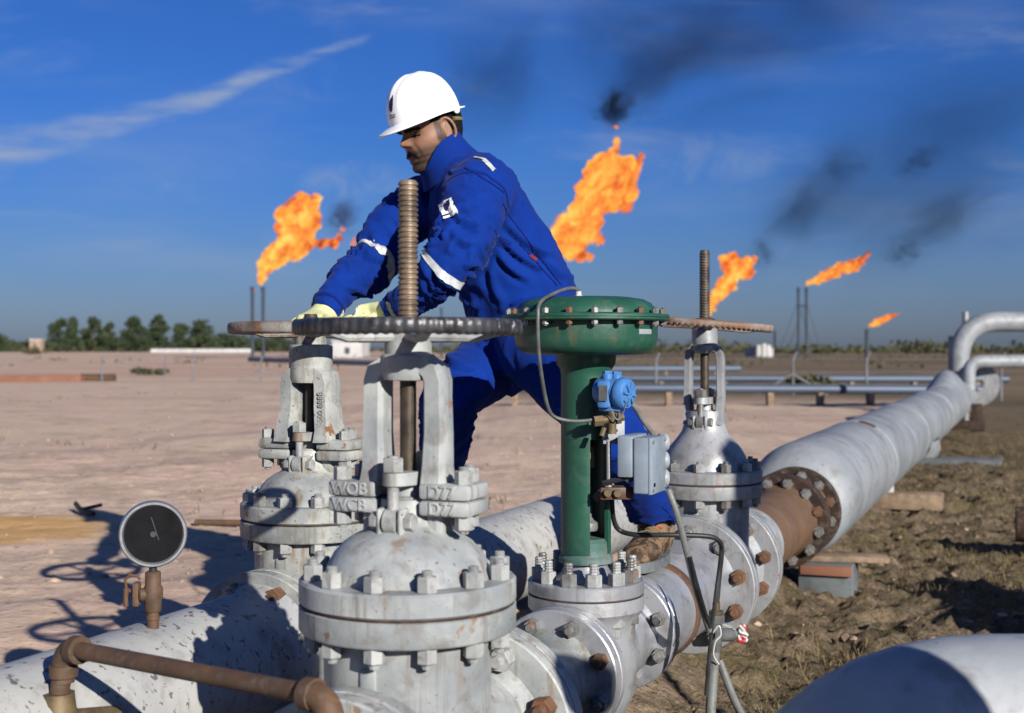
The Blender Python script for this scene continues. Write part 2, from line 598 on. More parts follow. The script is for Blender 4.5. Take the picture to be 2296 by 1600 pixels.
def on_b(t, z=ZB): return Vector((PB0.x + E.x * t, PB0.y + E.y * t, z))
def on_a(t, z=ZA): return Vector((PA0.x + E.x * t, PA0.y + E.y * t, z))


def graded(lo, hi, step, end0, end1, fac=1.13):
    a = list(np.arange(lo, hi + 1e-6, step))
    h = step; x = a[-1]
    while x < end1:
        h *= fac; x += h; a.append(x)
    h = step; x = a[0]; pre = []
    while x > end0:
        h *= fac; x -= h; pre.append(x)
    return np.array(pre[::-1] + a)


def sstep(x, a, b):
    t = np.clip((x - a) / (b - a), 0, 1)
    return t * t * (3 - 2 * t)


def soil_mask(x, y):
    s = (x - PB0.x) * NR.x + (y - PB0.y) * NR.y
    wob = 0.25 * fbm(np.stack([x * 0.8, y * 0.8, np.zeros_like(x)], 1), 3)
    return sstep(s + wob * 0.6, -0.45, 0.10) * (1 - sstep(y, 24, 34))


def ground_z(x, y):
    x = np.asarray(x, dtype=float); y = np.asarray(y, dtype=float)
    k = soil_mask(x, y)
    p = np.stack([x, y, np.zeros_like(x)], 1)
    near = 1 - sstep(np.hypot(x, y), 25, 120)
    broad = 0.035 * fbm(p * 0.35, 3) * near
    sand = (0.016 * fbm(p * np.array([2.0, 3.0, 1]), 4) + 0.011 * np.clip(fbm(p * 8.0 + 3, 4, 0.6), 0, 2)) * near
    cl = np.abs(fbm(p * 3.1 + 4, 4))
    clod = (0.060 * cl + 0.036 * fbm(p * 11.0, 5, 0.66)) * (1 - sstep(y, 14, 30))
    berm = 0.55 * np.exp(-((y - 33) / 4.0) ** 2) * sstep(x, 4.5, 7.5) * (1 - sstep(x, 13, 18)) * (1 + 0.5 * fbm(p * 0.5, 3))
    drop = sstep((x - PB0.x) * NR.x + (y - PB0.y) * NR.y, -0.75, 0.15) * (1 - sstep(y, 20, 34))
    s_ = (x - PB0.x) * NR.x + (y - PB0.y) * NR.y
    drop = drop * (1 - 0.55 * sstep(y, 6.5, 11)) - 0.8 * sstep(s_, 1.6, 4.5) * sstep(y, 6.5, 11) * (1 - sstep(y, 20, 34))
    return GZ * (1 - drop) + broad + sand * (1 - k) + (clod - 0.02) * k + berm * 0.45


gx = graded(-4.5, 5.2, 0.032, -4000, 4000)
gy = graded(2.6, 10.5, 0.032, -60, 7000)
X, Y = np.meshgrid(gx, gy)
x1, y1 = X.ravel(), Y.ravel()
z1 = ground_z(x1, y1)
nx, ny = len(gx), len(gy)
idx = np.arange(nx * ny).reshape(ny, nx)
q = np.stack([idx[:-1, :-1], idx[:-1, 1:], idx[1:, 1:], idx[1:, :-1]], -1).reshape(-1, 4)
gm = bpy.data.meshes.new("ground")
gm.vertices.add(nx * ny); gm.vertices.foreach_set('co', np.stack([x1, y1, z1], 1).ravel())
gm.loops.add(len(q) * 4); gm.loops.foreach_set('vertex_index', q.ravel())
gm.polygons.add(len(q)); gm.polygons.foreach_set('loop_start', np.arange(0, len(q) * 4, 4)); gm.polygons.foreach_set('loop_total', np.full(len(q), 4))
gm.update(); gm.validate(); smooth_all(gm)


def mat_ground():
    m, g = new_mat("desert ground")
    pos = g.n('ShaderNodeNewGeometry').outputs['Position']
    sep = g.n('ShaderNodeSeparateXYZ', i_0=pos)
    x, y = sep.outputs[0], sep.outputs[1]
    flat = g.n('ShaderNodeCombineXYZ', i_0=x, i_1=y, i_2=0.0).outputs[0]
    s = g.math('ADD', g.math('MULTIPLY', g.math('SUBTRACT', x, PB0.x), NR.x), g.math('MULTIPLY', g.math('SUBTRACT', y, PB0.y), NR.y))
    w1 = g.noise(flat, 0.9, 5, 0.6)
    soil = g.step(g.math('ADD', s, g.math('MULTIPLY_ADD', w1, 1.4, -0.25)), -0.25, 0.35)
    soil = g.math('MULTIPLY', soil, g.math('SUBTRACT', 1.0, g.step(y, 20.0, 30.0)))
    # sand
    n1 = g.noise(flat, 0.45, 6, 0.6)
    n2 = g.noise(flat, 3.0, 6, 0.62)
    st = g.mapping(flat, rot=(0, 0, R(-6)), sc=(0.75, 0.9, 1))
    n3 = g.noise(st, 1.3, 6, 0.6, 0.4)
    sand = g.mix(g.step(n1, 0.38, 0.62), (0.50, 0.355, 0.265), (0.53, 0.40, 0.285))
    sand = g.mix(g.math('MULTIPLY', g.step(n2, 0.42, 0.68), 0.7), sand, (0.54, 0.385, 0.315))
    sand = g.mix(g.math('MULTIPLY', g.step(n3, 0.52, 0.66), 0.6), sand, (0.35, 0.255, 0.18))
    n3b = g.noise(g.mapping(flat, loc=(5, 2, 0), sc=(1.0, 1.1, 1)), 3.2, 7, 0.68)
    sand = g.mix(g.math('MULTIPLY', g.step(n3b, 0.55, 0.66), 0.7), sand, (0.27, 0.195, 0.135))
    n3c = g.noise(g.mapping(flat, loc=(1, 7, 0), sc=(0.10, 0.24, 1)), 1.0, 6, 0.6, 0.3)
    sand = g.mix(g.math('MULTIPLY', g.step(n3c, 0.49, 0.60), 0.5), sand, (0.38, 0.275, 0.205))
    # an old vehicle track crossing the flat
    td = g.math('SUBTRACT', g.math('MULTIPLY', g.math('ADD', x, 4.0), 0.93), g.math('MULTIPLY', g.math('SUBTRACT', y, 11.0), 0.366))
    td = g.math('ADD', td, g.math('MULTIPLY_ADD', n1, 1.2, -0.6))
    t1 = g.math('SUBTRACT', 1.0, g.step(g.math('ABSOLUTE', td), 0.08, 0.30))
    t2 = g.math('SUBTRACT', 1.0, g.step(g.math('ABSOLUTE', g.math('SUBTRACT', td, 1.5)), 0.08, 0.30))
    trk = g.math('MULTIPLY', g.math('MAXIMUM', t1, t2), g.step(n2, 0.35, 0.6))
    sand = g.mix(g.math('MULTIPLY', trk, 0.65), sand, (0.27, 0.205, 0.165))
    # dark grit and cracks
    n4 = g.noise(flat, 26, 5, 0.65)
    sand = g.mix(g.math('MULTIPLY', g.step(n4, 0.56, 0.66), 0.6), sand, (0.15, 0.105, 0.07))
    vor = g.n('ShaderNodeTexVoronoi', feature='DISTANCE_TO_EDGE')
    g.t.links.new(g.vmath('ADD', flat, g.n('ShaderNodeCombineXYZ', i_0=g.math('MULTIPLY', n2, 0.5), i_1=g.math('MULTIPLY', n4, 0.06), i_2=0.0).outputs[0]), vor.inputs['Vector'])
    vor.inputs['Scale'].default_value = 4.5
    crk = g.math('SUBTRACT', 1.0, g.step(vor.outputs['Distance'], 0.0, 0.035))
    crk = g.math('MULTIPLY', crk, g.step(n1, 0.52, 0.68))
    crk = g.math('MULTIPLY', crk, g.math('SUBTRACT', 1.0, g.step(y, 9.0, 14.0)))
    sand = g.mix(g.math('MULTIPLY', crk, 0.35), sand, (0.22, 0.155, 0.11))
    # an orange patch of different sand
    px = g.math('DIVIDE', g.math('ADD', x, 2.95), 0.95)
    py = g.math('DIVIDE', g.math('SUBTRACT', y, 6.35), 0.72)
    pr = g.math('ADD', g.math('MULTIPLY', px, px), g.math('MULTIPLY', py, py))
    pr = g.math('ADD', pr, g.math('MULTIPLY_ADD', n2, 1.2, -0.6))
    sand = g.mix(g.math('MULTIPLY', g.math('SUBTRACT', 1.0, g.step(pr, 0.6, 1.25)), 0.8), sand, (0.50, 0.285, 0.095))
    # soil with dry moss and litter
    n5 = g.noise(flat, 5.0, 8, 0.7)
    n6 = g.noise(flat, 17.0, 6, 0.7)
    so_ = g.mix(g.step(n5, 0.36, 0.62), (0.110, 0.082, 0.050), (0.245, 0.178, 0.115))
    so_ = g.mix(g.math('MULTIPLY', g.step(n6, 0.47, 0.60), 0.75), so_, (0.085, 0.073, 0.034))
    n6b = g.noise(flat, 52.0, 5, 0.7)
    so_ = g.mix(g.math('MULTIPLY', g.step(n6b, 0.52, 0.62), 0.7), so_, (0.045, 0.036, 0.020))
    n6c = g.noise(g.mapping(flat, loc=(3, 1, 0)), 34.0, 5, 0.7)
    so_ = g.mix(g.math('MULTIPLY', g.step(n6c, 0.56, 0.66), 0.6), so_, (0.36, 0.27, 0.20))
    so_ = g.mix(g.math('MULTIPLY', g.step(g.noise(flat, 1.2, 5, 0.6), 0.52, 0.68), 0.7), so_, (0.15, 0.125, 0.055))
    col = g.mix(soil, sand, so_)
    # scrubby land in the distance
    fx = g.math('SUBTRACT', x, g.math('MULTIPLY', y, -0.02))
    far = g.math('MULTIPLY', g.step(g.math('ADD', y, g.math('MULTIPLY', n1, 6.0)), 23.0, 28.0), g.step(fx, -1.5, 2.0))
    n7 = g.noise(g.mapping(flat, sc=(0.05, 0.16, 1)), 1.0, 6, 0.65)
    fcol = g.mix(g.step(n7, 0.4, 0.62), (0.080, 0.062, 0.034), (0.17, 0.120, 0.070))
    col = g.mix(g.math('MULTIPLY', far, 0.9), col, fcol)
    farl = g.math('MULTIPLY', g.step(y, 26.0, 60.0), g.math('SUBTRACT', 1.0, g.step(fx, -4.0, 2.0)))
    n8 = g.noise(g.mapping(flat, loc=(3, 9, 0), sc=(0.04, 0.12, 1)), 1.0, 6, 0.6)
    col = g.mix(g.math('MULTIPLY', farl, g.math('MULTIPLY', g.step(n8, 0.46, 0.62), 0.65)), col, (0.40, 0.225, 0.15))
    h = g.math('ADD', g.math('MULTIPLY', n4, 0.5), g.math('ADD', g.math('MULTIPLY', n6, g.math('MULTIPLY_ADD', soil, 1.6, 0.25)), g.math('ADD', n2, g.math('MULTIPLY', crk, -0.15))))
    finish(g, col, 0.95, 0.0, h, g.math('MULTIPLY_ADD', soil, 0.03, 0.018), 0.8, 0.12)
    return m


MT['ground'] = mat_ground()
go = put("ground", gm, MT['ground'])
tag(go, "dry pinkish desert ground with darker soil beside the pipeline", kind="structure")


def leafy(name, col, col2, rough=0.8):
    m, g = new_mat(name)
    pos = g.n('ShaderNodeTexCoord').outputs['Object']
    inf = g.n('ShaderNodeObjectInfo').outputs['Random']
    n = g.noise(pos, 1.3, 3, 0.6)
    c = g.mix(g.step(n, 0.3, 0.7), col, col2)
    c = g.mix(g.math('MULTIPLY', inf, 0.5), c, tuple(k * 0.7 for k in col))
    finish(g, c, rough, 0, spec=0.2)
    return m


MT['grass'] = leafy("dry grass", (0.21, 0.155, 0.075), (0.125, 0.105, 0.045))
MT['leaf'] = leafy("tamarisk leaves", (0.030, 0.046, 0.022), (0.055, 0.070, 0.032))
MT['leaf2'] = leafy("scrub leaves", (0.055, 0.060, 0.028), (0.095, 0.085, 0.045))
MT['bark'] = plain("bark", (0.09, 0.065, 0.045), 0.9, 0, 0.3, 3)
MT['clod'] = plain("soil clods", (0.17, 0.12, 0.078), 0.95, 0, 0.4, 6, 0.6, bd=0.01)
MT['stone'] = plain("ground grit", (0.30, 0.215, 0.155), 0.95, 0, 0.4, 6)


def scatter_blades(name, spots, mat, hmin, hmax, per, wid, lean=0.9, rad=0.06):
    mb_v, mb_f = [], []
    for (x, y) in spots:
        n = random.randint(max(1, per // 2), per)
        for _ in range(n):
            bx, by = x + random.gauss(0, rad), y + random.gauss(0, rad)
            h = random.uniform(hmin, hmax)
            a = random.uniform(0, 2 * PI); l = random.uniform(0.2, lean) * h
            dx, dy = math.cos(a), math.sin(a)
            mb_v.append((bx, by, h, dx, dy, l))
    A = np.array(mb_v)
    zg = ground_z(A[:, 0], A[:, 1])
    vs, fs = [], []
    for (bx, by, h, dx, dy, l), z in zip(mb_v, zg):
        w = wid * random.uniform(0.6, 1.3)
        b = len(vs)
        vs += [(bx - dy * w, by + dx * w, z - 0.01), (bx + dy * w, by - dx * w, z - 0.01),
               (bx + dx * l * 0.5 + dy * w * 0.7, by + dy * l * 0.5 - dx * w * 0.7, z + h * 0.7), (bx + dx * l * 0.5 - dy * w * 0.7, by + dy * l * 0.5 + dx * w * 0.7, z + h * 0.7),
               (bx + dx * l * 1.3, by + dy * l * 1.3, z + h * random.uniform(0.5, 1.0))]
        fs += [(b, b + 1, b + 2, b + 3), (b + 3, b + 2, b + 4)]
    me = bpy.data.meshes.new(name); me.from_pydata(vs, [], fs); me.update()
    return put(name, me, mat)


spots = []
while len(spots) < 1300:
    d = 3.0 + 13 * random.random() ** 1.6
    s = random.uniform(0.05, 4.6)
    t = (d - PB0.y) / E.y
    x, y = PB0.x + E.x * t + NR.x * s, PB0.y + E.y * t + NR.y * s
    if fbm(np.array([[x * 0.9, y * 0.9, 2.0]]), 3)[0] > random.uniform(-0.35, 0.25):
        spots.append((x, y))
o = scatter_blades("dry_grass", spots, MT['grass'], 0.010, 0.055, 50, 0.0016, 2.4, 0.13)
tag(o, "dry straw and grass litter on the soil beside the pipeline", "grass", kind="stuff")
spots = [(random.uniform(-9, 9), random.uniform(7, 30)) for _ in range(46)]
o = scatter_blades("low_tufts", spots, MT['leaf2'], 0.02, 0.07, 16, 0.004, 1.2, 0.10)
tag(o, "tiny withered weeds scattered over the sand flat", "weeds", kind="stuff")


def rubble(name, spots, mat, smin, smax):
    bm = bmesh.new(); bmesh.ops.create_icosphere(bm, subdivisions=1, radius=1.0)
    base = np.array([v.co[:] for v in bm.verts]); bf = np.array([[v.index for v in f.verts] for f in bm.faces]); bm.free()
    A = np.array(spots); zg = ground_z(A[:, 0], A[:, 1])
    V, Fc = [], []
    for k, ((x, y), z) in enumerate(zip(spots, zg)):
        s = smin + (smax - smin) * random.random() ** 3
        j = base * (1 + 0.28 * np.random.randn(len(base), 1)) * s * np.array([random.uniform(.8, 1.4), random.uniform(.8, 1.4), random.uniform(.45, .8)])
        a = random.uniform(0, 6.28); c, sn = math.cos(a), math.sin(a)
        j = j @ np.array([[c, sn, 0], [-sn, c, 0], [0, 0, 1]])
        V.append(j + np.array([x, y, z + s * 0.1])); Fc.append(bf + k * len(base))
    me = bpy.data.meshes.new(name); me.from_pydata(np.concatenate(V).tolist(), [], np.concatenate(Fc).tolist()); me.update()
    return put(name, me, mat)


spots = []
for _ in range(1500):
    d = 3.0 + 9 * random.random() ** 1.5
    s = random.uniform(0.2, 3.6); t = (d - PB0.y) / E.y
    spots.append((PB0.x + E.x * t + NR.x * s, PB0.y + E.y * t + NR.y * s))
o = rubble("soil_clods", spots, MT['clod'], 0.003, 0.024)
tag(o, "crumbled earth clods on the dark soil by the pipeline", "clods", kind="stuff")
spots = [(random.uniform(-6, 3), 5 + 12 * random.random() ** 1.5) for _ in range(1300)]
o = rubble("pebbles", spots, MT['stone'], 0.004, 0.022)
tag(o, "small stones lying over the pale sand", "pebbles", kind="stuff")


# ------------------------------------------------------------------ trees and things far behind
def leaf_cloud(blobs, per, size):
    """many small leaf faces spread through a set of ellipsoids (centre, radii)"""
    V, Fc = [], []
    for (c, r) in blobs:
        for _ in range(per):
            p = np.random.randn(3); p /= np.linalg.norm(p)
            p = np.array(c) + p * np.array(r) * random.uniform(0.35, 1.05)
            a = np.random.randn(3); a /= np.linalg.norm(a)
            b = np.cross(a, np.random.randn(3)); b /= np.linalg.norm(b) + 1e-9
            s = size * random.uniform(0.5, 1.3)
            k = len(V)
            V += [tuple(p - a * s), tuple(p + b * s * 0.55), tuple(p + a * s), tuple(p - b * s * 0.55)]
            Fc.append((k, k + 1, k + 2, k + 3))
    return V, Fc


def tree(u, vtop, halfw, d, label, shape=0.72, vbase=785.0):
    top = P(u, vtop, d)
    h = top.z; w = halfw / F * d
    root = empty("tamarisk_tree", (top.x, d, 0))
    blobs = []
    n = 26
    for i in range(n):
        f = (i + 0.5) / n
        env = w * (0.95 - 0.55 * max(0.0, f - 0.30) - 0.45 * max(0.0, f - 0.75) * 2)
        rr = w * random.uniform(0.20, 0.42)
        a = random.uniform(0, 2 * PI); off = max(0.0, env - rr * 0.6) * math.sqrt(random.random())
        blobs.append(((math.cos(a) * off, math.sin(a) * off * 0.8, h * (0.05 + 0.88 * f) + random.uniform(-0.05, 0.03) * h), (rr, rr, h * random.uniform(0.07, 0.13))))
    V, Fc = leaf_cloud(blobs, 120, 0.034 * h + 0.06)
    me = bpy.data.meshes.new("crown"); me.from_pydata(V, [], Fc); me.update()
    put("crown", me, MT['leaf'], root)
    m = MB()
    m.tube([(0, 0, -0.1), (0.05 * w, 0, h * 0.3), (-0.05 * w, 0, h * 0.55), (0, 0, h * 0.85)], [h * 0.035, h * 0.028, h * 0.018, h * 0.006], 7)
    for k in range(5):
        a = k * 1.3; z = h * (0.18 + 0.12 * k)
        m.tube([(0, 0, z), (math.cos(a) * w * 0.5, math.sin(a) * w * 0.5, z + h * 0.16)], [h * 0.014, h * 0.004], 5)
    m.build("trunk", MT['bark'], root)
    tag(root, label, "tree", "trees along the edge of the sand flat")
    return root


TREES = [(-14, 742, 42, "dark tree cut by the picture's edge, leftmost of the row"), (60, 765, 30, "low pale bush-like tree beside the tiny pale hut"),
         (134, 714, 34, "tall dark tree right of the pale hut, first of the tall row"), (165, 712, 20, "slim pointed dark tree, second of the tall row"),
         (207, 711, 34, "broad pointed dark tree, third of the tall row"), (243, 722, 22, "shorter slim tree between two tall pointed ones"),
         (297, 707, 32, "tall pointed tree in the middle of the row"), (322, 735, 24, "short round tree tucked right of the middle tall tree"),
         (357, 706, 34, "tallest dark tree, above the start of the white wall"), (405, 722, 30, "round topped dark tree above the white wall"),
         (452, 717, 42, "wide dark tree at the end of the tall row"), (510, 746, 50, "low broad tree sloping down toward the twin flare stack"),
         (618, 752, 52, "low dark tree seen just under the handwheel rim")]
for k, (u, vt, hw, lab) in enumerate(TREES):
    tree(u, vt, hw * 1.2, 520 + 30 * (k % 3), lab)


def palm(u, vtop, d, label):
    top = P(u, vtop, d); h = top.z
    root = empty("palm_tree", (top.x, d, 0))
    m = MB(); m.tube([(0, 0, -0.1), (0.1, 0, h * 0.5), (0.05, 0, h * 0.82)], [h * 0.035, h * 0.028, h * 0.025], 7)
    m.build("trunk", MT['bark'], root)
    V, Fc = [], []
    for k in range(46):
        a = random.uniform(0, 2 * PI); el = random.uniform(-0.5, 1.3); L = h * 0.30
        p = Vector((0.05, 0, h * 0.82)); dv = Vector((math.cos(a) * math.cos(el), math.sin(a) * math.cos(el), math.sin(el)))
        sd = dv.cross(Vector((0, 0, 1))).normalized() * h * 0.022
        pts = [p + dv * L * s + Vector((0, 0, -0.35 * L * s * s)) for s in (0, 0.35, 0.7, 1.0)]
        b = len(V)
        for q_, wv in zip(pts, (0.5, 1.6, 1.3, 0.2)):
            V += [tuple(q_ - sd * wv), tuple(q_ + sd * wv)]
        for i in range(3):
            Fc.append((b + 2 * i, b + 2 * i + 1, b + 2 * i + 3, b + 2 * i + 2))
    me = bpy.data.meshes.new("crown"); me.from_pydata(V, [], Fc); me.update()
    put("crown", me, MT['leaf'], root)
    tag(root, label, "palm", "palms on the far horizon")


palm(2015, 762, 260, "round headed palm on the horizon left of the pipe bend")
palm(2272, 762, 260, "palm on the horizon under the pipe bend near the edge")
palm(2288, 768, 250, "shorter palm at the edge of the picture under the pipe bend")
palm(1905, 772, 280, "small palm right behind the single flare stack")

blobs = []
for k in range(550):
    d = random.uniform(300, 420); u = random.uniform(880, 2420) if k > 120 else random.uniform(-150, 900)
    d += 200 * (k <= 120)
    hgt = random.uniform(1.2, 2.6) * (1 + 0.6 * max(0, math.sin(u * 0.013))) ; x = (u - CX) / F * d
    blobs.append(((x, d, hgt * 0.5), (random.uniform(1.2, 3.5), 1.5, hgt * 0.62)))
V, Fc = leaf_cloud(blobs, 26, 0.62)
me = bpy.data.meshes.new("treeline"); me.from_pydata(V, [], Fc); me.update()
o = put("treeline", me, MT['leaf2']); tag(o, "distant dark green treeline along the horizon", "treeline", kind="stuff")
blobs = []
for k in range(320):
    d = random.uniform(560, 620); u = random.uniform(-120, 720)
    hgt = (785 - (756 + 8 * math.sin(u * 0.021) + random.uniform(-7, 9))) / F * d; x = (u - CX) / F * d
    blobs.append(((x, d, hgt * 0.45), (random.uniform(2.5, 6), 2.5, hgt * 0.6)))
V, Fc = leaf_cloud(blobs, 60, 0.85)
me = bpy.data.meshes.new("hedge_belt"); me.from_pydata(V, [], Fc); me.update()
o = put("thicket", me, MT['leaf']); tag(o, "dense low thicket filling the gaps between the far trees", "thicket", kind="stuff")
blobs = []
for k in range(260):
    d = random.uniform(62, 180); u = random.uniform(1000, 2350) if random.random() < 0.8 else random.uniform(-100, 900)
    hgt = random.uniform(0.15, 0.5); x = (u - CX) / F * d
    blobs.append(((x, d, hgt * 0.4), (random.uniform(0.6, 2.2), 0.8, hgt)))
V, Fc = leaf_cloud(blobs, 22, 0.16)
me = bpy.data.meshes.new("scrub"); me.from_pydata(V, [], Fc); me.update()
o = put("scrub", me, MT['leaf2']); tag(o, "low brown green scrub on the flat far ground", "scrub", kind="stuff")


def bush(u, vbase, w_px, h_px, label, mat='leaf2'):
    d = EYE * F / (vbase - HV); x = (u - CX) / F * d
    w, h = w_px / F * d, h_px / F * d
    root = empty("bush", (x, d, float(ground_z([x], [d])[0])))
    bl = [((random.gauss(0, w * 0.25), random.gauss(0, w * 0.2), h * random.uniform(0.2, 0.7)), (w * 0.22, w * 0.2, h * 0.3)) for _ in range(14)]
    V, Fc = leaf_cloud(bl, 60, 0.05 * w + 0.02)
    me = bpy.data.meshes.new("foliage"); me.from_pydata(V, [], Fc); me.update()
    put("foliage", me, MT[mat], root)
    m = MB()
    for k in range(6):
        a = k * 1.05; m.tube([(0, 0, 0), (math.cos(a) * w * 0.25, math.sin(a) * w * 0.25, h * 0.6)], [0.012 * w, 0.004 * w], 5)
    m.build("stem", MT['bark'], root)
    tag(root, label, "bush")


bush(1815, 884, 120, 42, "grey brown bush beside the braced fence post")
bush(345, 841, 70, 18, "low green bush on the sand flat, larger of two")
bush(318, 836, 30, 13, "small green bush at the tip of the larger low bush")
bush(72, 795, 46, 16, "green shrub under the tiny pale hut")


def farbox(name, u0, u1, v0, v1, d, depth, mat, label, cat):
    a, b = P(u0, v0, d), P(u1, v1, d)
    root = empty(name, ((a.x + b.x) / 2, d, 0))
    w, h = b.x - a.x, max(a.z, 0.3)
    MB().box(w, depth, h, T(0, depth / 2, h / 2)).build("wall", MT[mat], root, angle=None)
    MB().box(w * 1.04, depth * 1.04, h * 0.08, T(0, depth / 2, h * 1.04)).build("roof", MT['farwhite'], root, angle=None)
    m = MB(); 
    for k in range(max(1, int(w / 4))):
        x = -w / 2 + w * (k + 0.5) / max(1, int(w / 4))
        MB().box(min(1.2, w * 0.16), 0.1, h * 0.34, T(x, -0.02, h * 0.5)).build("window", MT['darksteel'], root, angle=None)
    tag(root, label, cat)


farbox("hut", 66, 92, 763, 783, 545, 4, 'stone', "tiny pale hut among the trees", "hut")
farbox("storage_building", 745, 812, 766, 795, 150, 8, 'farwhite', "white flat building seen between the two near valves", "building")
farbox("plant_building", 1690, 1734, 782, 801, 165, 6, 'farwhite', "small white plant building on the horizon", "building")
r_ = P(1712, 775, 164)
for k, uu in enumerate((1700, 1712, 1722)):
    q_ = P(uu, 774 - 3 * (k == 1), 164)
    m = MB(); m.cyl(0.35, 0, q_.z, 10, T(q_.x, 164, 0)); o = m.build("storage_tank", MT['farwhite'])
    tag(o, ["leftmost of three slim white tanks before the far plant building", "middle and tallest of three slim white far tanks", "rightmost of three slim white tanks before the far plant building"][k], "tank", "slim white tanks by the plant building")
m = MB(); a, b = P(338, 784, 430), P(566, 784, 430)
root = empty("boundary_wall", (0, 430, 0))
for k in range(7):
    x0 = a.x + (b.x - a.x) * k / 7; x1_ = a.x + (b.x - a.x) * (k + 0.97) / 7
    MB().box(x1_ - x0, 0.4, 1.5, T((x0 + x1_) / 2, 0, 0.75)).build("wall_panel", MT['farwhite'], root, angle=None)
tag(root, "long low white wall at the foot of the trees", "wall")

# rusty steel sections lying out on the sand
d = 36.0
m = MB(); a, b = P(-60, 850, d), P(186, 850, d)
m.box(b.x - a.x, 0.5, 0.32, T((a.x + b.x) / 2, d, 0.30), 0.03); o = m.build("steel_beam", MT['rustbeam']); tag(o, "long orange rusty steel beam lying out on the sand", "beam")
m = MB(); a, b = P(182, 850, d + 0.6), P(258, 850, d + 0.6)
m.tube([(a.x, d + 0.6, 0.36), (b.x, d + 0.6, 0.36)], 0.13, 12); o = m.build("rusty_pipe", MT['rust']); tag(o, "short dark rusty pipe at the end of the orange beam", "pipe")

# pipelines crossing behind
def far_pipe(u0, v0, u1, v1, d0, d1, r, label, nsup):
    a, b = P(u0, v0, d0), P(u1, v1, d1)
    root = empty("far_pipeline", ((a.x + b.x) / 2, (a.y + b.y) / 2, 0))
    off = root.location
    m = MB(); m.tube([a - off, b - off], r, 14); m.build("pipe_run", MT['bluepipe'], root)
    for k in range(nsup):
        p = a.lerp(b, (k + 0.5) / nsup) - off
        MB().box(0.09, 0.2, max(0.1, p.z - r * 0.8), T(p.x, p.y, (p.z - r * 0.8) / 2)).build("support", MT['wood'], root, angle=None)
    tag(root, label, "pipeline")


far_pipe(980, 869, 2230, 875, 20.4, 20.9, 0.075, "nearest of the blue grey pipelines crossing behind the valves", 11)
far_pipe(980, 848, 2260, 851, 28, 28.4, 0.08, "middle blue grey pipeline crossing the far sand", 9)
far_pipe(980, 829, 1660, 827, 41, 42, 0.11, "farthest and shortest of the blue grey pipelines", 6)
far_pipe(560, 806, 1000, 820, 62, 50, 0.12, "dark pipeline crossing behind the two near valves", 5)

# fence
def fence(posts, label, braced):
    root = empty("fence", (0, 0, 0))
    d0 = None
    for (u, vb, vt) in posts:
        d = EYE * F / (vb - HV); p = P(u, vb, d); h = CAM_H - (vt - HV) / F * d
        m = MB(); m.tube([(p.x, d, -0.05), (p.x, d, h * 0.88), (p.x + 0.06, d - 0.05, h)], 0.024, 8); po = m.build("post", MT['post'], root)
        if u in braced:
            for sx in (-1, 1):
                m = MB(); m.tube([(p.x, d, h * 0.62), (p.x + sx * 0.75, d + 0.1, GZ - 0.02)], 0.018, 6); m.build("brace", MT['post'], root)
    pts = [P(u, vb, EYE * F / (vb - HV)) for (u, vb, vt) in posts]
    for zz in (0.5, 0.75, 1.0):
        m = MB(); m.tube([(p.x, p.y, zz) for p in pts], 0.004, 4); m.build("wire", MT['post'], root)
    tag(root, label, "fence")


fence([(1210, 884, 793), (1471, 882, 792), (1778, 887, 790), (1943, 887, 789), (2245, 888, 790)], "leaning fence posts with wires before the far pipelines", (1778,))
fence([(228, 856, 800), (370, 856, 800), (432, 856, 800), (585, 856, 800), (690, 856, 801)], "thin faded fence posts on the sand near the twin stack", (585,))

# flare stacks
def stack(us, vt, d, r, label, tie=None, guys=False):
    x0 = (us[0] - CX) / F * d
    root = empty("flare_stack", (x0, d, 0))
    for u in us:
        p = P(u, vt, d)
        m = MB(); m.lathe([(0, -0.1), (r, -0.1), (r, p.z * 0.93), (r * 1.25, p.z * 0.94), (r * 1.25, p.z), (r * 0.9, p.z), (r * 0.9, p.z - 0.3), (0, p.z - 0.3)], 12, T(p.x - x0, 0, 0)); m.build("stack_pipe", MT['darksteel'], root)
        if guys:
            for sx in (-1, 1):
                m = MB(); m.tube([(p.x - x0, 0, p.z * 0.8), (p.x - x0 + sx * p.z * 0.28, 1.5, 0)], 0.03, 5); m.build("guy_wire", MT['darksteel'], root)
    if tie and len(us) > 1:
        a, b = P(us[0], tie, d), P(us[1], tie, d)
        m = MB(); m.tube([(a.x - x0, 0, a.z), (b.x - x0, 0, b.z)], 0.12, 6); m.build("cross_tie", MT['darksteel'], root)
    tag(root, label, "flare stack")


stack((566, 590), 643, 130, 0.17, "twin flare stack standing on the sand left of the handwheels", 760)
stack((1196,), 602, 120, 0.2, "flare stack of the tallest flame, behind the worker")
stack((1588,), 712, 150, 0.18, "flare stack right behind the tall threaded stem of the far valve")
stack((1790, 1808), 645, 165, 0.15, "twin guyed flare stack on the far right flat", 686, True)
stack((1944,), 739, 150, 0.22, "single short dark flare stack with a small flame")
m = MB(); p = P(1737, 742, 170); m.cyl(0.12, 0, p.z, 8, T(p.x, 170, 0)); o = m.build("utility_pole", MT['darksteel']); tag(o, "thin dark pole beside the far plant building", "pole")
m = MB(); p = P(990, 690, 160); m.cyl(0.16, 0, p.z, 8, T(p.x, 160, 0)); o = m.build("vent_pipe", MT['darksteel']); tag(o, "slim far pipe seen between the worker's belly and the stem", "pole")
# ------------------------------------------------------------------ bolts and flanges
_bolt = {}


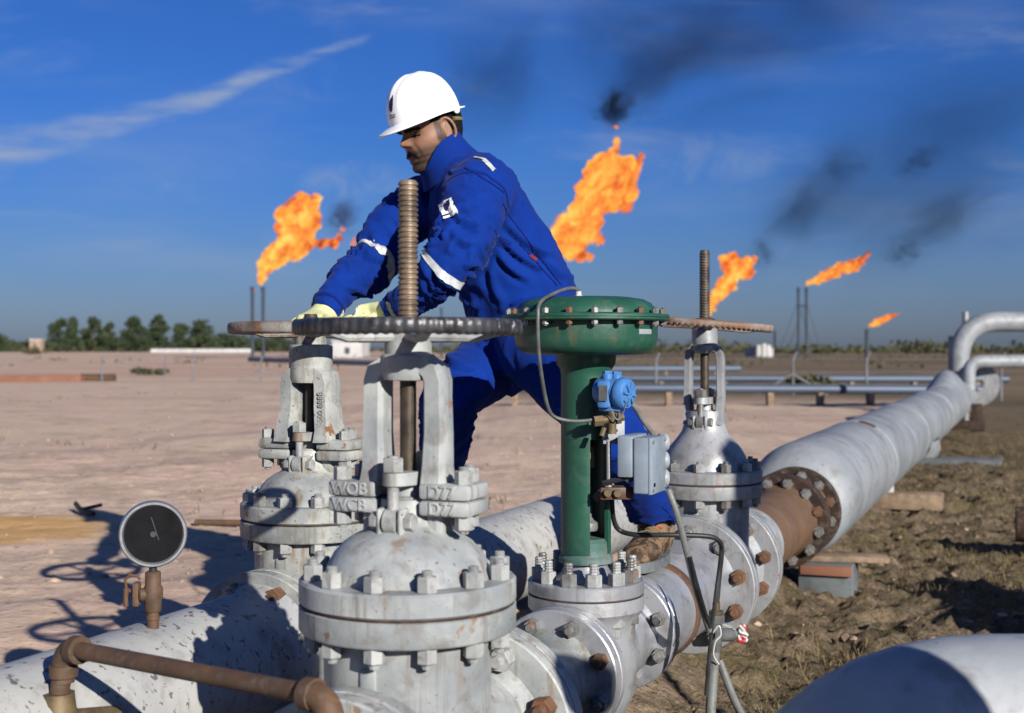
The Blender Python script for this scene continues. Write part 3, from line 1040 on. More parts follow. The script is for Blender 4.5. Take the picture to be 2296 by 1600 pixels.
def bolt_mesh(af, T0, T1, ext, rs=None):
    """stud with a hex nut at each end: clamped from z=-T0 to z=T1"""
    key = (af, T0, T1, ext)
    if key not in _bolt:
        m = MB(); h = af * 0.85; rs = rs or af * 0.31
        m.hexnut(af, T1, T1 + h); m.hexnut(af, -T0 - h, -T0)
        prof = [(0, -T0 - h - ext), (rs * 0.85, -T0 - h - ext), (rs, -T0 - h - ext * 0.7), (rs, T1 + h)]
        k = 4; z = T1 + h
        for i in range(k):
            prof += [(rs, z + ext * (i + 0.35) / k), (rs * 0.86, z + ext * (i + 0.75) / k)]
        prof += [(rs * 0.8, z + ext), (0, z + ext)]
        m.lathe(prof, 10)
        _bolt[key] = m.mesh("bolt", 30)
    return _bolt[key]


_mated = {}


def ring_of_bolts(parent, n, rad, af, T0, T1, ext, mats, M=None, a0=0.0, skip=(), only=None):
    """n studs on a circle round local z of M"""
    base = bolt_mesh(af, T0, T1, ext)
    M = M or Matrix.Identity(4)
    for k in range(n):
        a = a0 + 2 * PI * k / n
        if k in skip:
            continue
        mat = mats[(k * 7 + n) % len(mats)] if only is None else mats[only[k % len(only)]]
        key = (base.name, mat)
        if key not in _mated:
            me = base.copy(); me.materials.clear(); me.materials.append(MT[mat]); _mated[key] = me
        put("bolt", _mated[key], None, parent, M=M @ RZ(a) @ T(rad, 0, 0) @ RZ(random.uniform(0, 1)))


def flange_prof(r0, rf, z0, z1, hub_r=None, hub=0.0, ch=0.003):
    return [(r0, z0), (rf - ch, z0), (rf, z0 + ch), (rf, z1 - ch), (rf - ch, z1), (r0, z1)]


# ------------------------------------------------------------------ gate valves
def handwheel(parent, z, rad, mat, spokes, fl=0, fa=0.0025, teeth=None, tilt=None, hub_z=0.0, rim_h=0.026, rim_w=0.024, matspoke=None):
    hw = bpy.data.objects.new("handwheel", None); hw.empty_display_size = 0.05; COL.objects.link(hw); hw.parent = parent
    hw.matrix_local = T(0, 0, z) @ (tilt or Matrix.Identity(4))
    n = 288
    prof = []
    for k in range(10):
        a = 2 * PI * k / 10 + 0.3
        c, s_ = math.cos(a), math.sin(a)
        prof.append((rad - rim_w / 2 + rim_w / 2 * math.copysign(abs(c) ** 0.6, c), rim_h / 2 * math.copysign(abs(s_) ** 0.6, s_)))
    vs, fs = [], []
    for i in range(n):
        a = 2 * PI * i / n
        for (r, zz) in prof:
            w = max(0, (r - (rad - rim_w * 0.6)) / (rim_w * 0.6))
            k = 1.0
            rr = r + (fa * math.cos(fl * a) * w if fl else 0)
            z2 = zz
            if fl and zz < 0:
                z2 = zz * (1 + (fa * 65 if teeth is None else teeth) * math.copysign(abs(math.cos(fl * a)) ** 0.5, math.cos(fl * a)))
            vs.append((rr * math.cos(a), rr * math.sin(a), z2))
    P_ = len(prof)
    for i in range(n):
        j = (i + 1) % n
        for k in range(P_):
            k2 = (k + 1) % P_
            fs.append((i * P_ + k, j * P_ + k, j * P_ + k2, i * P_ + k2))
    MB().add(vs, fs).build("rim", MT[mat], hw, angle=50)
    for k in range(spokes):
        a = 2 * PI * k / spokes + 0.35
        m = MB(); c, s_ = math.cos(a), math.sin(a)
        rings = []
        for (r, zz, w, h) in ((rad - rim_w * 0.7, -0.001, 0.009, 0.007), (rad * 0.6, -0.012 + hub_z * 0.5, 0.010, 0.007), (0.03, hub_z - 0.004, 0.015, 0.009)):
            ctr = Vector((r * c, r * s_, zz)); sd = Vector((-s_, c, 0))
            rings.append([ctr + sd * w * math.cos(q) + Vector((0, 0, h * math.sin(q))) for q in [2 * PI * i / 8 for i in range(8)]])
        m.loft(rings); m.build("spoke", MT[matspoke or mat], hw)
    m = MB(); m.lathe([(0.012, hub_z - 0.022), (0.030, hub_z - 0.022), (0.036, hub_z - 0.012), (0.036, hub_z + 0.006), (0.028, hub_z + 0.014), (0.012, hub_z + 0.014)], 24)
    m.build("hub", MT[matspoke or mat], hw)
    return hw


def thread_prof(r, z0, z1, pitch):
    p = [(0, z0)]
    z = z0
    while z < z1 - pitch:
        p += [(r * 0.86, z), (r, z + pitch * 0.22), (r, z + pitch * 0.62), (r * 0.86, z + pitch * 0.84)]
        z += pitch
    p += [(r * 0.86, z1 - pitch * 0.2), (r * 0.7, z1), (0, z1)]
    return p


def arm_rings(side, pts, wr, wt):
    """yoke arm: path (x,z) with a chamfered cross-section wr (radial) by wt (along y)"""
    rings = []
    N = len(pts)
    for i, (x, z) in enumerate(pts):
        a = Vector((pts[min(i + 1, N - 1)][0] - pts[max(i - 1, 0)][0], 0, pts[min(i + 1, N - 1)][1] - pts[max(i - 1, 0)][1])).normalized()
        nrm = Vector((a.z, 0, -a.x))
        w = wr[i]; t = wt[i]
        c = 0.35
        sec = [(-w, -t * (1 - c)), (-w * (1 - c), -t), (w * (1 - c * 0.6), -t), (w, -t * (1 - c)), (w, t * (1 - c)), (w * (1 - c * 0.6), t), (-w * (1 - c), t), (-w, t * (1 - c))]
        ring = []
        for (p, q_) in sec:
            v = Vector((x, 0, z)) + nrm * p + Vector((0, q_, 0))
            ring.append(Vector((v.x * side, v.y, v.z)))
        rings.append(ring)
    return rings


def gate_valve(name, label, loc, paint_b, paint_y, nutmats, wheel, stem_top, flange_r=0.19, noz_r=0.115, bell=False, letters=None, arm_letters=None, dz=0.0, fl_bolts=('nut',), noz=(-0.19, 0.24), bon_r=0.1775, yoke_top=0.663, arm_x=0.054, arm_w=0.95, arm_t=1.0, collar_r=0.045, collar_h=0.030, arm_b=0.054):
    root = empty(name, loc, ROTZ)
    tag(root, label, "gate valve")
    # body with nozzles and end flanges
    m = MB()
    m.lathe([(0, -0.19), (0.07, -0.185), (0.115, -0.15), (0.135, -0.09), (0.137, 0.20), (0.14, 0.245), (bon_r - 0.003, 0.247), (bon_r, 0.251), (bon_r, 0.286), (bon_r - 0.004, 0.2885), (0, 0.2885)], 56)
    body = m.build("body", MT[paint_b], root)
    m = MB()
    y0, y1 = noz
    m.lathe([(0.09, y0 + 0.0), (flange_r - 0.003, y0), (flange_r, y0 + 0.003), (flange_r, y0 + 0.031), (flange_r - 0.003, y0 + 0.034), (noz_r + 0.02, y0 + 0.036), (noz_r, y0 + 0.06), (noz_r, 0), (noz_r, y1 - 0.06), (noz_r + 0.02, y1 - 0.036), (flange_r - 0.003, y1 - 0.034), (flange_r, y1 - 0.031), (flange_r, y1 - 0.003), (flange_r - 0.003, y1), (0.09, y1)], 56, AXY)
    m.build("end_flanges", MT[paint_b], root)
    # casting ribs joining bonnet flange to nozzle
    for sy in (-1, 1):
        m = MB(); yy = -0.125 if sy < 0 else 0.13
        m.box(0.03, 0.034, 0.12, T(0.0, yy, 0.15), 0.008); m.build("rib", MT[paint_b], root)
    # bonnet
    m = MB()
    if bell:
        pr = [(0, 0.2915), (bon_r - 0.004, 0.2915), (bon_r, 0.295), (bon_r, 0.325), (bon_r - 0.004, 0.329), (0.138, 0.331), (0.134, 0.345), (0.128, 0.368), (0.112, 0.395), (0.09, 0.42), (0.072, 0.445), (0.062, 0.475), (0.058, 0.51), (0, 0.51)]
    else:
        pr = [(0, 0.2915), (bon_r - 0.004, 0.2915), (bon_r, 0.295), (bon_r, 0.326), (bon_r - 0.004, 0.330), (0.140, 0.331), (0.136, 0.338), (0.131, 0.352), (0.121, 0.370), (0.106, 0.386), (0.088, 0.398), (0.068, 0.407), (0.054, 0.418), (0.047, 0.435), (0.045, 0.458), (0, 0.458)]
    m.lathe(pr, 64)
    m.build("bonnet", MT[paint_b], root, angle=30)
    m = MB(); m.lathe([(0.1, 0.2865), (bon_r - 0.004, 0.2865), (bon_r - 0.002, 0.290), (bon_r - 0.004, 0.2935), (0.1, 0.2935)], 64); m.build("gasket", MT['rustdark'], root)
    ring_of_bolts(root, 12, bon_r * 0.875, 0.029, 0.043, 0.040, 0.009, nutmats, T(0, 0, 0.29), a0=0.13)
    ring_of_bolts(root, 10 if bell else 8, flange_r * 0.80, 0.038, 0.034, 0.034, 0.014, fl_bolts, AXY @ T(0, 0, y0 - 0.001), a0=PI / 8)
    ring_of_bolts(root, 10 if bell else 8, flange_r * 0.80, 0.038, 0.034, 0.034, 0.014, fl_bolts, AXY @ T(0, 0, y1 + 0.001), a0=PI / 8)
    # stuffing box, gland and swing bolts
    g0 = 0.455 if not bell else 0.505
    m = MB(); m.lathe([(0, g0 - 0.03), (0.036, g0 - 0.03), (0.036, g0 + 0.006), (0.026, g0 + 0.008), (0.024, g0 + 0.028), (0.0, g0 + 0.028)], 28); m.build("stuffing_box", MT[paint_y], root)
    m = MB()
    ring = []
    for k in range(32):
        a = 2 * PI * k / 32
        ring.append((0.030 * math.cos(a), 0.066 * math.copysign(abs(math.sin(a)) ** 0.8, math.sin(a))))
    m.prism(ring, 0.021, T(0, 0, g0 + 0.027)); m.build("gland_flange", MT[paint_y], root)
    for sy in (-1, 1):
        yy = sy * 0.053
        m = MB(); m.cyl(0.0095, g0 - 0.03, g0 + 0.075, 14, T(0, yy, 0)); m.hexnut(0.031, g0 + 0.049, g0 + 0.072, T(0, yy, 0))
        m.lathe([(0.008, -0.010), (0.021, -0.010), (0.021, 0.010), (0.008, 0.010)], 20, T(0, yy, g0 - 0.03) @ AXX)
        m.build("eye_bolt", MT[nutmats[0]], root)
        m = MB()
        for sx in (-1, 1):
            m.box(0.010, 0.040, 0.044, T(sx * 0.019, yy * 0.92, g0 - 0.030), 0.005)
            m.box(0.010, 0.03, 0.045, T(sx * 0.019, yy * 0.72, g0 - 0.048), 0.004)
        m.build("lug", MT[paint_b], root)
        m = MB(); m.cyl(0.0085, -0.034, 0.034, 12, T(0, yy, g0 - 0.03) @ AXX); m.hexnut(0.026, 0.024, 0.038, T(0, yy, g0 - 0.03) @ AXX); m.hexnut(0.026, -0.038, -0.024, T(0, yy, g0 - 0.03) @ AXX)
        m.build("hinge_pin", MT[nutmats[0]], root)
    # yoke
    yt = yoke_top
    if not bell:
        lz = 0.434
        for sx in (-1, 1):
            m = MB(); m.box(0.088, 0.086, 0.0245, T(sx * 0.083, 0, lz + 0.0125), 0.006)
            m.box(0.030, 0.05, 0.06, T(sx * 0.058, 0, lz - 0.025), 0.008)
            m.build("bonnet_lug", MT[paint_b], root)
            for (bx, by) in ((0.110, -0.022), (0.098, 0.028)):
                put("bolt", bolt_part(0.026, 0.0245, 0.026, 0.006, nutmats[0]), None, root, M=T(sx * bx, by, lz + 0.0252) @ RZ(0.4))
        m = MB()
        for sx in (-1, 1):
            m.box(0.088, 0.086, 0.0255, T(sx * 0.083, 0, lz + 0.039), 0.006)
            pts = [(arm_b, lz + 0.045), (arm_b - 0.001, lz + 0.075), (arm_x + 0.001, lz + 0.13), (arm_x, yt - 0.040), (arm_x, yt - 0.014), (arm_x - 0.005, yt + 0.002), (arm_x - 0.020, yt + 0.011), (0.010, yt + 0.013)]
            m.loft(arm_rings(sx, pts, [k * arm_w for k in (0.023, 0.021, 0.0195, 0.0185, 0.0185, 0.019, 0.018, 0.016)], [k * arm_t for k in (0.036, 0.030, 0.027, 0.026, 0.027, 0.028, 0.029, 0.029)]))
        cr = collar_r; m.lathe([(0.016, yt - 0.014), (cr - 0.005, yt - 0.012), (cr - 0.001, yt + 0.0), (cr, yt + collar_h - 0.004), (cr - 0.003, yt + collar_h), (0.016, yt + collar_h)], 40)
        m.build("yoke", MT[paint_y], root, angle=32)
        m = MB(); m.lathe([(0.015, yt + collar_h + 0.0005), (0.039, yt + collar_h + 0.0005), (0.039, yt + collar_h + 0.022), (0.030, yt + collar_h + 0.025), (0.015, yt + collar_h + 0.025)], 32); m.build("yoke_nut", MT[paint_y], root)
    else:
        lz = 0.434
        m = MB()
        for sx in (-1, 1):
            pts = [(0.045, 0.470), (0.050, 0.50), (0.052, 0.56), (0.050, yt - 0.03), (0.046, yt - 0.006), (0.030, yt + 0.010), (0.008, yt + 0.014)]
            m.loft(arm_rings(sx, pts, [0.017, 0.013, 0.0115, 0.0115, 0.012, 0.012, 0.012], [0.045, 0.032, 0.022, 0.021, 0.024, 0.028, 0.028]))
        m.lathe([(0.016, yt - 0.012), (0.034, yt - 0.010), (0.044, yt - 0.002), (0.044, yt + 0.014), (0.036, yt + 0.017), (0.016, yt + 0.017)], 28)
        m.build("yoke", MT[paint_y], root, angle=32)
        m = MB(); m.lathe([(0.015, yt + 0.0175), (0.040, yt + 0.0175), (0.040, yt + 0.066), (0.03, yt + 0.068), (0.015, yt + 0.068)], 28); m.build("yoke_nut", MT[paint_y], root)
    # stem
    m = MB(); m.cyl(0.0135, g0 + 0.02, wheel['z'] + 0.01, 18); m.build("stem", MT['stemdark'], root)
    if stem_top:
        m = MB(); m.lathe(thread_prof(0.0165, wheel['z'] + 0.010, stem_top, 0.0085), 26); m.build("threaded_stem", MT['stem2' if bell else 'stem'], root, angle=28)
        m = MB(); m.lathe([(0.017, wheel['z'] + 0.008), (0.034, wheel['z'] + 0.008), (0.034, wheel['z'] + 0.013), (0.022, wheel['z'] + 0.017), (0.017, wheel['z'] + 0.017)], 24); m.build("stem_nut", MT['rust' if bell else 'stem'], root)
    else:
        m = MB(); m.lathe(thread_prof(0.019, wheel['z'] + 0.012, wheel['z'] + 0.036, 0.006), 22); m.build("stem_cap", MT['stemdark'], root)
    handwheel(root, **wheel)
    if letters:
        for (s, x, z) in letters:
            put("lettering", text_mesh(s, 0.0275, 0.0014), MT[paint_y], root, M=T(x, -0.0435, z) @ FACE_CAM)
    if arm_letters:
        for (s, x, y, z, sz) in arm_letters:
            put("lettering", text_mesh(s, sz, 0.0016), MT[paint_y], root, M=T(x, y, z) @ FACE_CAM @ RZ(PI / 2))
    return root


def bolt_part(af, T0, T1, ext, mat):
    base = bolt_mesh(af, T0, T1, ext); key = (base.name, mat)
    if key not in _mated:
        me = base.copy(); me.materials.clear(); me.materials.append(MT[mat]); _mated[key] = me
    return _mated[key]


v2 = gate_valve("gate_valve", "big near white gate valve with black rimmed handwheel and tall bare threaded stem", on_b(0), 'white', 'white', ('nut',),
                dict(z=0.737, rad=0.1875, mat='wheeldark', spokes=5, fl=68, fa=0.0014, hub_z=-0.012, matspoke='white'), 0.978, flange_r=0.188,
                letters=[("D77", 0.080, 0.473), ("D77", 0.082, 0.4465), ("WOB", -0.086, 0.473), ("WCB", -0.086, 0.4465)], fl_bolts=('nut', 'rustnut'), noz=(-0.20, 0.31))
v1 = gate_valve("gate_valve", "white gate valve whose rusty handwheel the worker grips with yellow gloves", on_a(0), 'white2', 'white2', ('nut', 'nut', 'nutgrey'),
                dict(z=0.758, rad=0.203, mat='wheelrust', spokes=5, hub_z=-0.010, rim_h=0.030, rim_w=0.030), None, flange_r=0.19, bon_r=0.172, yoke_top=0.636, arm_x=0.046, arm_w=1.12, arm_t=1.5, collar_r=0.0545, collar_h=0.082, arm_b=0.054,
                arm_letters=[("D-500 8888", 0.054, -0.0425, 0.555, 0.020)], fl_bolts=('rustnut', 'nutgrey'), noz=(-0.20, 0.24))
v3 = gate_valve("gate_valve", "silver gate valve with tilted brown saw edged handwheel behind the grey box", on_b(2.057), 'silver2', 'silver2', ('nutgrey', 'nut'),
                dict(z=0.783, rad=0.212, mat='wheelbrown', spokes=4, fl=72, fa=0.0, teeth=0.35, hub_z=-0.006, rim_h=0.022, rim_w=0.026, tilt=RY(R(4.5))), 1.012, flange_r=0.203, noz_r=0.135, bell=True, bon_r=0.178, yoke_top=0.700, fl_bolts=('nutgrey', 'rustnut', 'nutgrey'), noz=(-0.19, 0.20))

# ------------------------------------------------------------------ pipe runs
def run(name, label, cat, base, prof, mat, n=48, extra=None):
    """turned part along the pipe axis: prof of (radius, distance)"""
    root = empty(name, base, ROTZ)
    m = MB(); m.lathe(prof, n, AXY); m.build("pipe_wall", MT[mat], root, angle=28)
    tag(root, label, cat)
    return root


def pipe_flange(root, y0, y1, r0, rf, mat):
    ye = y1 if abs(y1) < 0.002 or y1 > 0.3 else y0
    if abs(y0) < 0.002: ye = y0
    m = MB(); m.lathe([(r0, ye - 0.0025), (rf - 0.0035, ye - 0.0025), (rf - 0.0015, ye), (rf - 0.0035, ye + 0.0025), (r0, ye + 0.0025)], 56, AXY); m.build("gasket", MT['rust'], root)
    m = MB(); m.lathe(flange_prof(r0, rf, y0, y1) , 56, AXY); return m.build("flange", MT[mat], root)


# line B, towards the camera
rb = run("pipe", "white pipe entering the big near valve at the bottom of the picture", "pipe", on_b(-0.2045), [(0.095, 0.0), (0.13, -0.036), (0.112, -0.07), (0.110, -0.12), (0.110, -2.2), (0.10, -2.2)], 'white')
pipe_flange(rb, -0.034, 0.001, 0.095, 0.188, 'white')
# reducer between big near valve and control valve
rb = run("reducer_pipe", "short tapered pipe with rust stain between near valve and control valve", "pipe", on_b(0.3135), [(0.09, 0), (0.128, 0.036), (0.113, 0.06), (0.110, 0.12), (0.088, 0.30), (0.086, 0.345), (0.10, 0.375), (0.085, 0.412)], 'white2')
pipe_flange(rb, -0.001, 0.034, 0.09, 0.188, 'white')
pipe_flange(rb, 0.378, 0.4125, 0.085, 0.142, 'silver')
# control valve to far valve
rb = run("reducer_pipe", "silver reducer with rusty weld ring under the worker's boot", "pipe", on_b(1.1835), [(0.085, 0.0), (0.105, 0.034), (0.098, 0.05), (0.104, 0.10), (0.122, 0.20), (0.128, 0.30), (0.129, 0.45), (0.129, 0.60), (0.15, 0.65), (0.10, 0.682)], 'silver')
pipe_flange(rb, -0.001, 0.033, 0.085, 0.142, 'silver')
pipe_flange(rb, 0.648, 0.6825, 0.10, 0.203, 'silver2')
m = MB(); m.lathe([(0.122, 0.252), (0.1295, 0.258), (0.1335, 0.268), (0.1345, 0.276), (0.1335, 0.286), (0.1305, 0.296), (0.122, 0.302)], 48, AXY); m.build("weld_ring", MT['rust'], rb)
# beyond the far valve: white collar and rusty spool
rb = run("rusty_spool", "brown rusty flanged spool joining the silver valve to the long grey pipe", "pipe", on_b(2.258), [(0.10, 0.0), (0.16, 0.036), (0.135, 0.075), (0.1335, 0.10), (0.1335, 1.02), (0.15, 1.09), (0.10, 1.13)], 'rustsmooth')
pipe_flange(rb, -0.001, 0.034, 0.10, 0.203, 'silver2')
m = MB(); m.lathe([(0.12, 0.0345), (0.165, 0.036), (0.138, 0.075), (0.1365, 0.16), (0.1365, 0.42), (0.13, 0.425)], 48, AXY); m.build("white_collar", MT['white'], rb)
pipe_flange(rb, 1.10, 1.136, 0.10, 0.192, 'rustdark')
ring_of_bolts(rb, 12, 0.158, 0.040, 0.036, 0.036, 0.016, ('nutgrey', 'rustnut', 'nutgrey', 'nutgrey'), AXY @ T(0, 0, 1.1365), a0=0.2)
rb = run("rusty_spool", "short dark rusty spool between two flange pairs before the grey pipe", "pipe", on_b(3.3955), [(0.10, 0.0), (0.15, 0.04), (0.13, 0.07), (0.13, 0.27), (0.15, 0.30), (0.10, 0.34)], 'rust')
pipe_flange(rb, 0.0, 0.036, 0.10, 0.192, 'rustdark')
pipe_flange(rb, 0.304, 0.340, 0.10, 0.192, 'rustdark')
ring_of_bolts(rb, 12, 0.158, 0.040, 0.036, 0.036, 0.016, ('nutgrey', 'nutgrey', 'rustnut'), AXY @ T(0, 0, 0.3405), a0=0.2)
# the long grey pipe
GP0 = 3.7365
rp, OFF = 0.243, 0.046          # the near end tapers off centre, so the pipe rides a little above the flange axis
rb = empty("large_pipe", on_b(GP0), ROTZ)
tag(rb, "long fat grey pipe running away to the bends at the edge", "pipe")
rings = []
for (r_, y_, o_) in ((0.10, 0.0, 0), (0.19, 0.012, 0.0), (0.212, 0.03, 0.012), (0.228, 0.065, 0.026), (0.237, 0.11, 0.037), (0.242, 0.17, 0.044), (rp, 0.25, OFF), (rp, 2.0, OFF), (rp, 5.0, OFF), (rp, 9.0, OFF), (rp, 14.2, OFF), (0.2, 14.36, OFF), (0.08, 14.4, OFF)):
    rings.append([Vector((r_ * math.cos(a), y_, o_ + r_ * math.sin(a))) for a in [2 * PI * i / 64 for i in range(64)]])
MB().loft(rings).build("pipe_wall", MT['pipe'], rb, angle=28)
pipe_flange(rb, 0.0, 0.036, 0.10, 0.192, 'rustdark')
OM = T(0, 0, OFF)
for y_ in (1.95, 4.4, 7.6, 11.0):
    m = MB(); m.lathe([(rp - 0.004, y_ - 0.012), (rp + 0.003, y_ - 0.008), (rp + 0.004, y_), (rp + 0.003, y_ + 0.008), (rp - 0.004, y_ + 0.012)], 64, OM @ AXY); m.build("weld_ring", MT['pipe'], rb)
# patch of bare rust on the first weld
m = MB(); m.lathe([(rp + 0.001, 1.88), (rp + 0.0055, 1.92), (rp + 0.0055, 1.98), (rp + 0.001, 2.02)], 10, OM @ AXY, a0=R(-82), a1=R(-60)); m.build("rust_patch", MT['rust'], rb)
# saddle hump welded on top further along
rings = []
for k in range(15):
    f = k / 14; y_ = 9.6 + 2.1 * f; hh = 0.16 * math.sin(PI * f) ** 0.8
    rings.append([Vector(((rp + 0.008) * 0.97 * math.cos(a), y_, OFF + (rp + 0.008) * math.sin(a) + hh * max(0, math.sin(a)) ** 2)) for a in [2 * PI * i / 40 for i in range(40)]])
MB().loft(rings).build("saddle_sleeve", MT['pipe'], rb)
# loose cladding strip hanging off its side
rings = []
for k in range(9):
    y_ = 4.6 + 0.09 * k
    bow = 0.03 * math.sin(PI * k / 8)
    rings.append([Vector((r_ * math.cos(a) + bow, y_, OFF + r_ * math.sin(a))) for a, r_ in ((R(-12), rp + 0.004), (R(-26), rp + 0.012 + bow), (R(-38), rp + 0.020 + bow), (R(-38), rp + 0.023 + bow), (R(-26), rp + 0.015 + bow), (R(-12), rp + 0.007))])
MB().loft(rings).build("loose_strip", MT['pipe'], rb)

# bends rising at the far end
def bend_pipe(name, label, pts, r, mat, corner=0.5, flanges=()):
    """pipe through corner points with rounded bends"""
    path = []
    for i, p in enumerate(pts):
        p = Vector(p)
        if i in (0, len(pts) - 1):
            path.append(p); continue
        a, b = Vector(pts[i - 1]), Vector(pts[i + 1])
        c = min(corner, (a - p).length * 0.49, (b - p).length * 0.49)
        p0, p1 = p + (a - p).normalized() * c, p + (b - p).normalized() * c
        for k in range(11):
            t_ = k / 10
            path.append(p0 * (1 - t_) ** 2 + p * 2 * t_ * (1 - t_) + p1 * t_ ** 2)
    root = empty(name, pts[0])
    off = Vector(pts[0])
    MB().tube([p - off for p in path], r, 28).build("pipe_wall", MT[mat], root)
    tag(root, label, "pipe")
    return root, path


d = 18.0
r1, _ = bend_pipe("bent_pipe", "large pale pipe bend rising and turning off the picture's edge", [P(2150, 905, d), P(2150, 722, d), P(2500, 722, d)], 0.14, 'pipe', 0.62)
d = 17.3
r2, _ = bend_pipe("bent_pipe", "smaller lower pipe bend leaving the end of the long pipe", [P(2172, 875, d), P(2172, 811, d), P(2500, 811, d)], 0.088, 'pipe', 0.34)
d = 17.6
m = MB(); a = P(2190, 862, d); m.lathe([(0.10, -0.06), (0.30, -0.05), (0.30, 0.0), (0.10, 0.01)], 32, T(*a) @ align(E)); 
o = m.build("blind_flange", MT['silver2']); tag(o, "upright round flange plate at the far end of the long pipe", "flange")
m = MB(); a = P(2165, 700, 18.6); m.cyl(0.05, 0, a.z, 10, T(a.x, 18.6, 0)); m.cyl(0.035, 0, 0.5, 8, T(a.x - 0.22, 18.6, a.z - 0.85)); m.box(0.3, 0.05, 0.05, T(a.x - 0.1, 18.6, a.z - 0.6)); o = m.build("marker_post", MT['conduit']); tag(o, "thin post with arm behind the far pipe bends", "post")

# supports under the long pipe
p = on_b(4.35, 0)
root = empty("pipe_support", (p.x, p.y, 0), ROTZ)
tag(root, "grey steel block with wood wedges under the near end of the long pipe", "support")
m = MB(); m.box(0.25, 0.22, 0.20, T(0.05, 0, 0.075), 0.006); m.build("block", MT['concrete'], root)
m = MB(); m.box(0.44, 0.14, 0.028, T(0.10, 0.02, 0.190) @ RZ(0.2), 0.004); m.build("wood_plank", MT['wood'], root)
m = MB(); m.box(0.235, 0.03, 0.045, T(0.055, -0.118, 0.145) @ RZ(0.02), 0.003); m.build("rust_plate", MT['rustbeam'], root)
p = on_b(7.3, 0)
root = empty("pipe_support", (p.x, p.y, float(ground_z([p.x], [p.y])[0]) - 0.05), ROTZ)
tag(root, "pale stump on a brown timber under the middle of the long pipe", "support")
MB().box(0.5, 0.22, 0.11, T(0.14, 0, 0.06), 0.01).build("timber", MT['wood'], root)
MB().box(0.09, 0.09, 0.18, T(0.02, 0, 0.18), 0.01).build("stump", MT['farwhite'], root)
p = on_b(10.5, 0)
root = empty("pipe_support", (p.x, p.y, float(ground_z([p.x], [p.y])[0]) - 0.05), ROTZ)
tag(root, "flat grey plate support under the far part of the long pipe", "support")
MB().box(0.8, 0.4, 0.07, T(0.3, 0, 0.05), 0.01).build("plate", MT['concrete'], root)
MB().box(0.25, 0.25, 0.16, T(0, 0, 0.15), 0.01).build("block", MT['concrete'], root)
p = on_b(15.5, 0)
root = empty("pipe_support", (p.x, p.y, float(ground_z([p.x], [p.y])[0]) - 0.05), ROTZ); tag(root, "rusty upright post support at the end of the long pipe", "support")
MB().box(0.13, 0.16, 0.42, T(0.30, 0, 0.2), 0.01).build("post", MT['rustdark'], root)
MB().box(0.7, 0.2, 0.12, T(0.05, 0, 0.13), 0.01).build("foot_beam", MT['rustdark'], root)

# line A
ra = run("pipe", "peeling white pipe with the pressure gauge, entering from the lower corner", "pipe", on_a(-0.2045), [(0.10, 0.0), (0.165, -0.036), (0.152, -0.075), (0.150, -0.12), (0.150, -3.2), (0.12, -3.2)], 'peel', 56)
pipe_flange(ra, -0.034, 0.001, 0.10, 0.19, 'white2')
ra = run("pipe", "white pipe behind the big near valve, banded by shadow", "pipe", on_a(0.2445), [(0.10, 0.0), (0.165, 0.036), (0.152, 0.075), (0.150, 0.12), (0.150, 2.2), (0.148, 2.42), (0.10, 2.5), (0, 2.52)], 'peel', 56)
pipe_flange(ra, -0.001, 0.034, 0.10, 0.19, 'white2')
p = on_a(1.9, 0); MBs = MB(); MBs.box(0.5, 0.3, 0.33, T(0, 0, 0.16), 0.01); o = MBs.build("pipe_block", MT['concrete'], None, M=T(p.x, p.y, 0) @ RZ(ROTZ)); tag(o, "concrete block under the white pipe behind the near valve", "block")
for t_, lab in ((-0.55, "concrete block under the near end of the gauge pipe"),):
    p = on_a(t_, 0); MBs = MB(); MBs.box(0.4, 0.25, 0.32, T(0, 0, 0.15), 0.01); o = MBs.build("pipe_block", MT['concrete'], None, M=T(p.x, p.y, 0) @ RZ(ROTZ)); tag(o, lab, "block")
for t_, lab in ((0.55, "concrete block under the reducer beside the big near valve"),):
    p = on_b(t_, 0); MBs = MB(); MBs.box(0.35, 0.22, 0.345 if t_ > 1 else 0.38, T(0, 0, 0.165), 0.01); o = MBs.build("pipe_block", MT['concrete'], None, M=T(p.x, p.y, 0) @ RZ(ROTZ)); tag(o, lab, "block")

# foreground bend in the lower corner
d = 1.95
r3, _ = bend_pipe("elbow_pipe", "large pale grey pipe elbow filling the near bottom corner", [P(1800, 2600, d), P(1800, 1655, d), P(4200, 1655, d)], 0.155, 'elbowpaint', 0.30)

# ------------------------------------------------------------------ pressure gauge on line A
ga = on_a(-0.609)
groot = empty("pressure_gauge", (ga.x + 0.008, ga.y - 0.045, ZA + 0.128))
tag(groot, "round black faced pressure gauge with steel bezel on a brown cock", "gauge")
m = MB(); m.lathe([(0, -0.005), (0.062, -0.004), (0.045, 0.004), (0.026, 0.010), (0.022, 0.016), (0, 0.016)], 28); m.build('weld_boss', MT['rustpipe'], groot, M=Matrix.Diagonal((0.78, 0.78, 0.78, 1)))
m = MB(); m.lathe([(0, 0.010), (0.0155, 0.010), (0.0155, 0.045), (0.0175, 0.047), (0.0175, 0.054), (0.015, 0.056), (0.015, 0.07), (0, 0.07)], 20); m.build('nipple', MT['rustpipe'], groot, M=Matrix.Diagonal((0.78, 0.78, 0.78, 1)))
m = MB(); m.lathe([(0, 0.066), (0.019, 0.066), (0.0225, 0.072), (0.0225, 0.095), (0.026, 0.102), (0.026, 0.125), (0.0205, 0.134), (0.0205, 0.166), (0.016, 0.170), (0, 0.170)], 12); m.cyl(0.017, -0.036, 0.0, 12, T(0, 0, 0.112) @ RZ(R(25)) @ AXX, 0.003); m.build('cock_body', MT['rustpipe'], groot, M=Matrix.Diagonal((0.78, 0.78, 0.78, 1)))
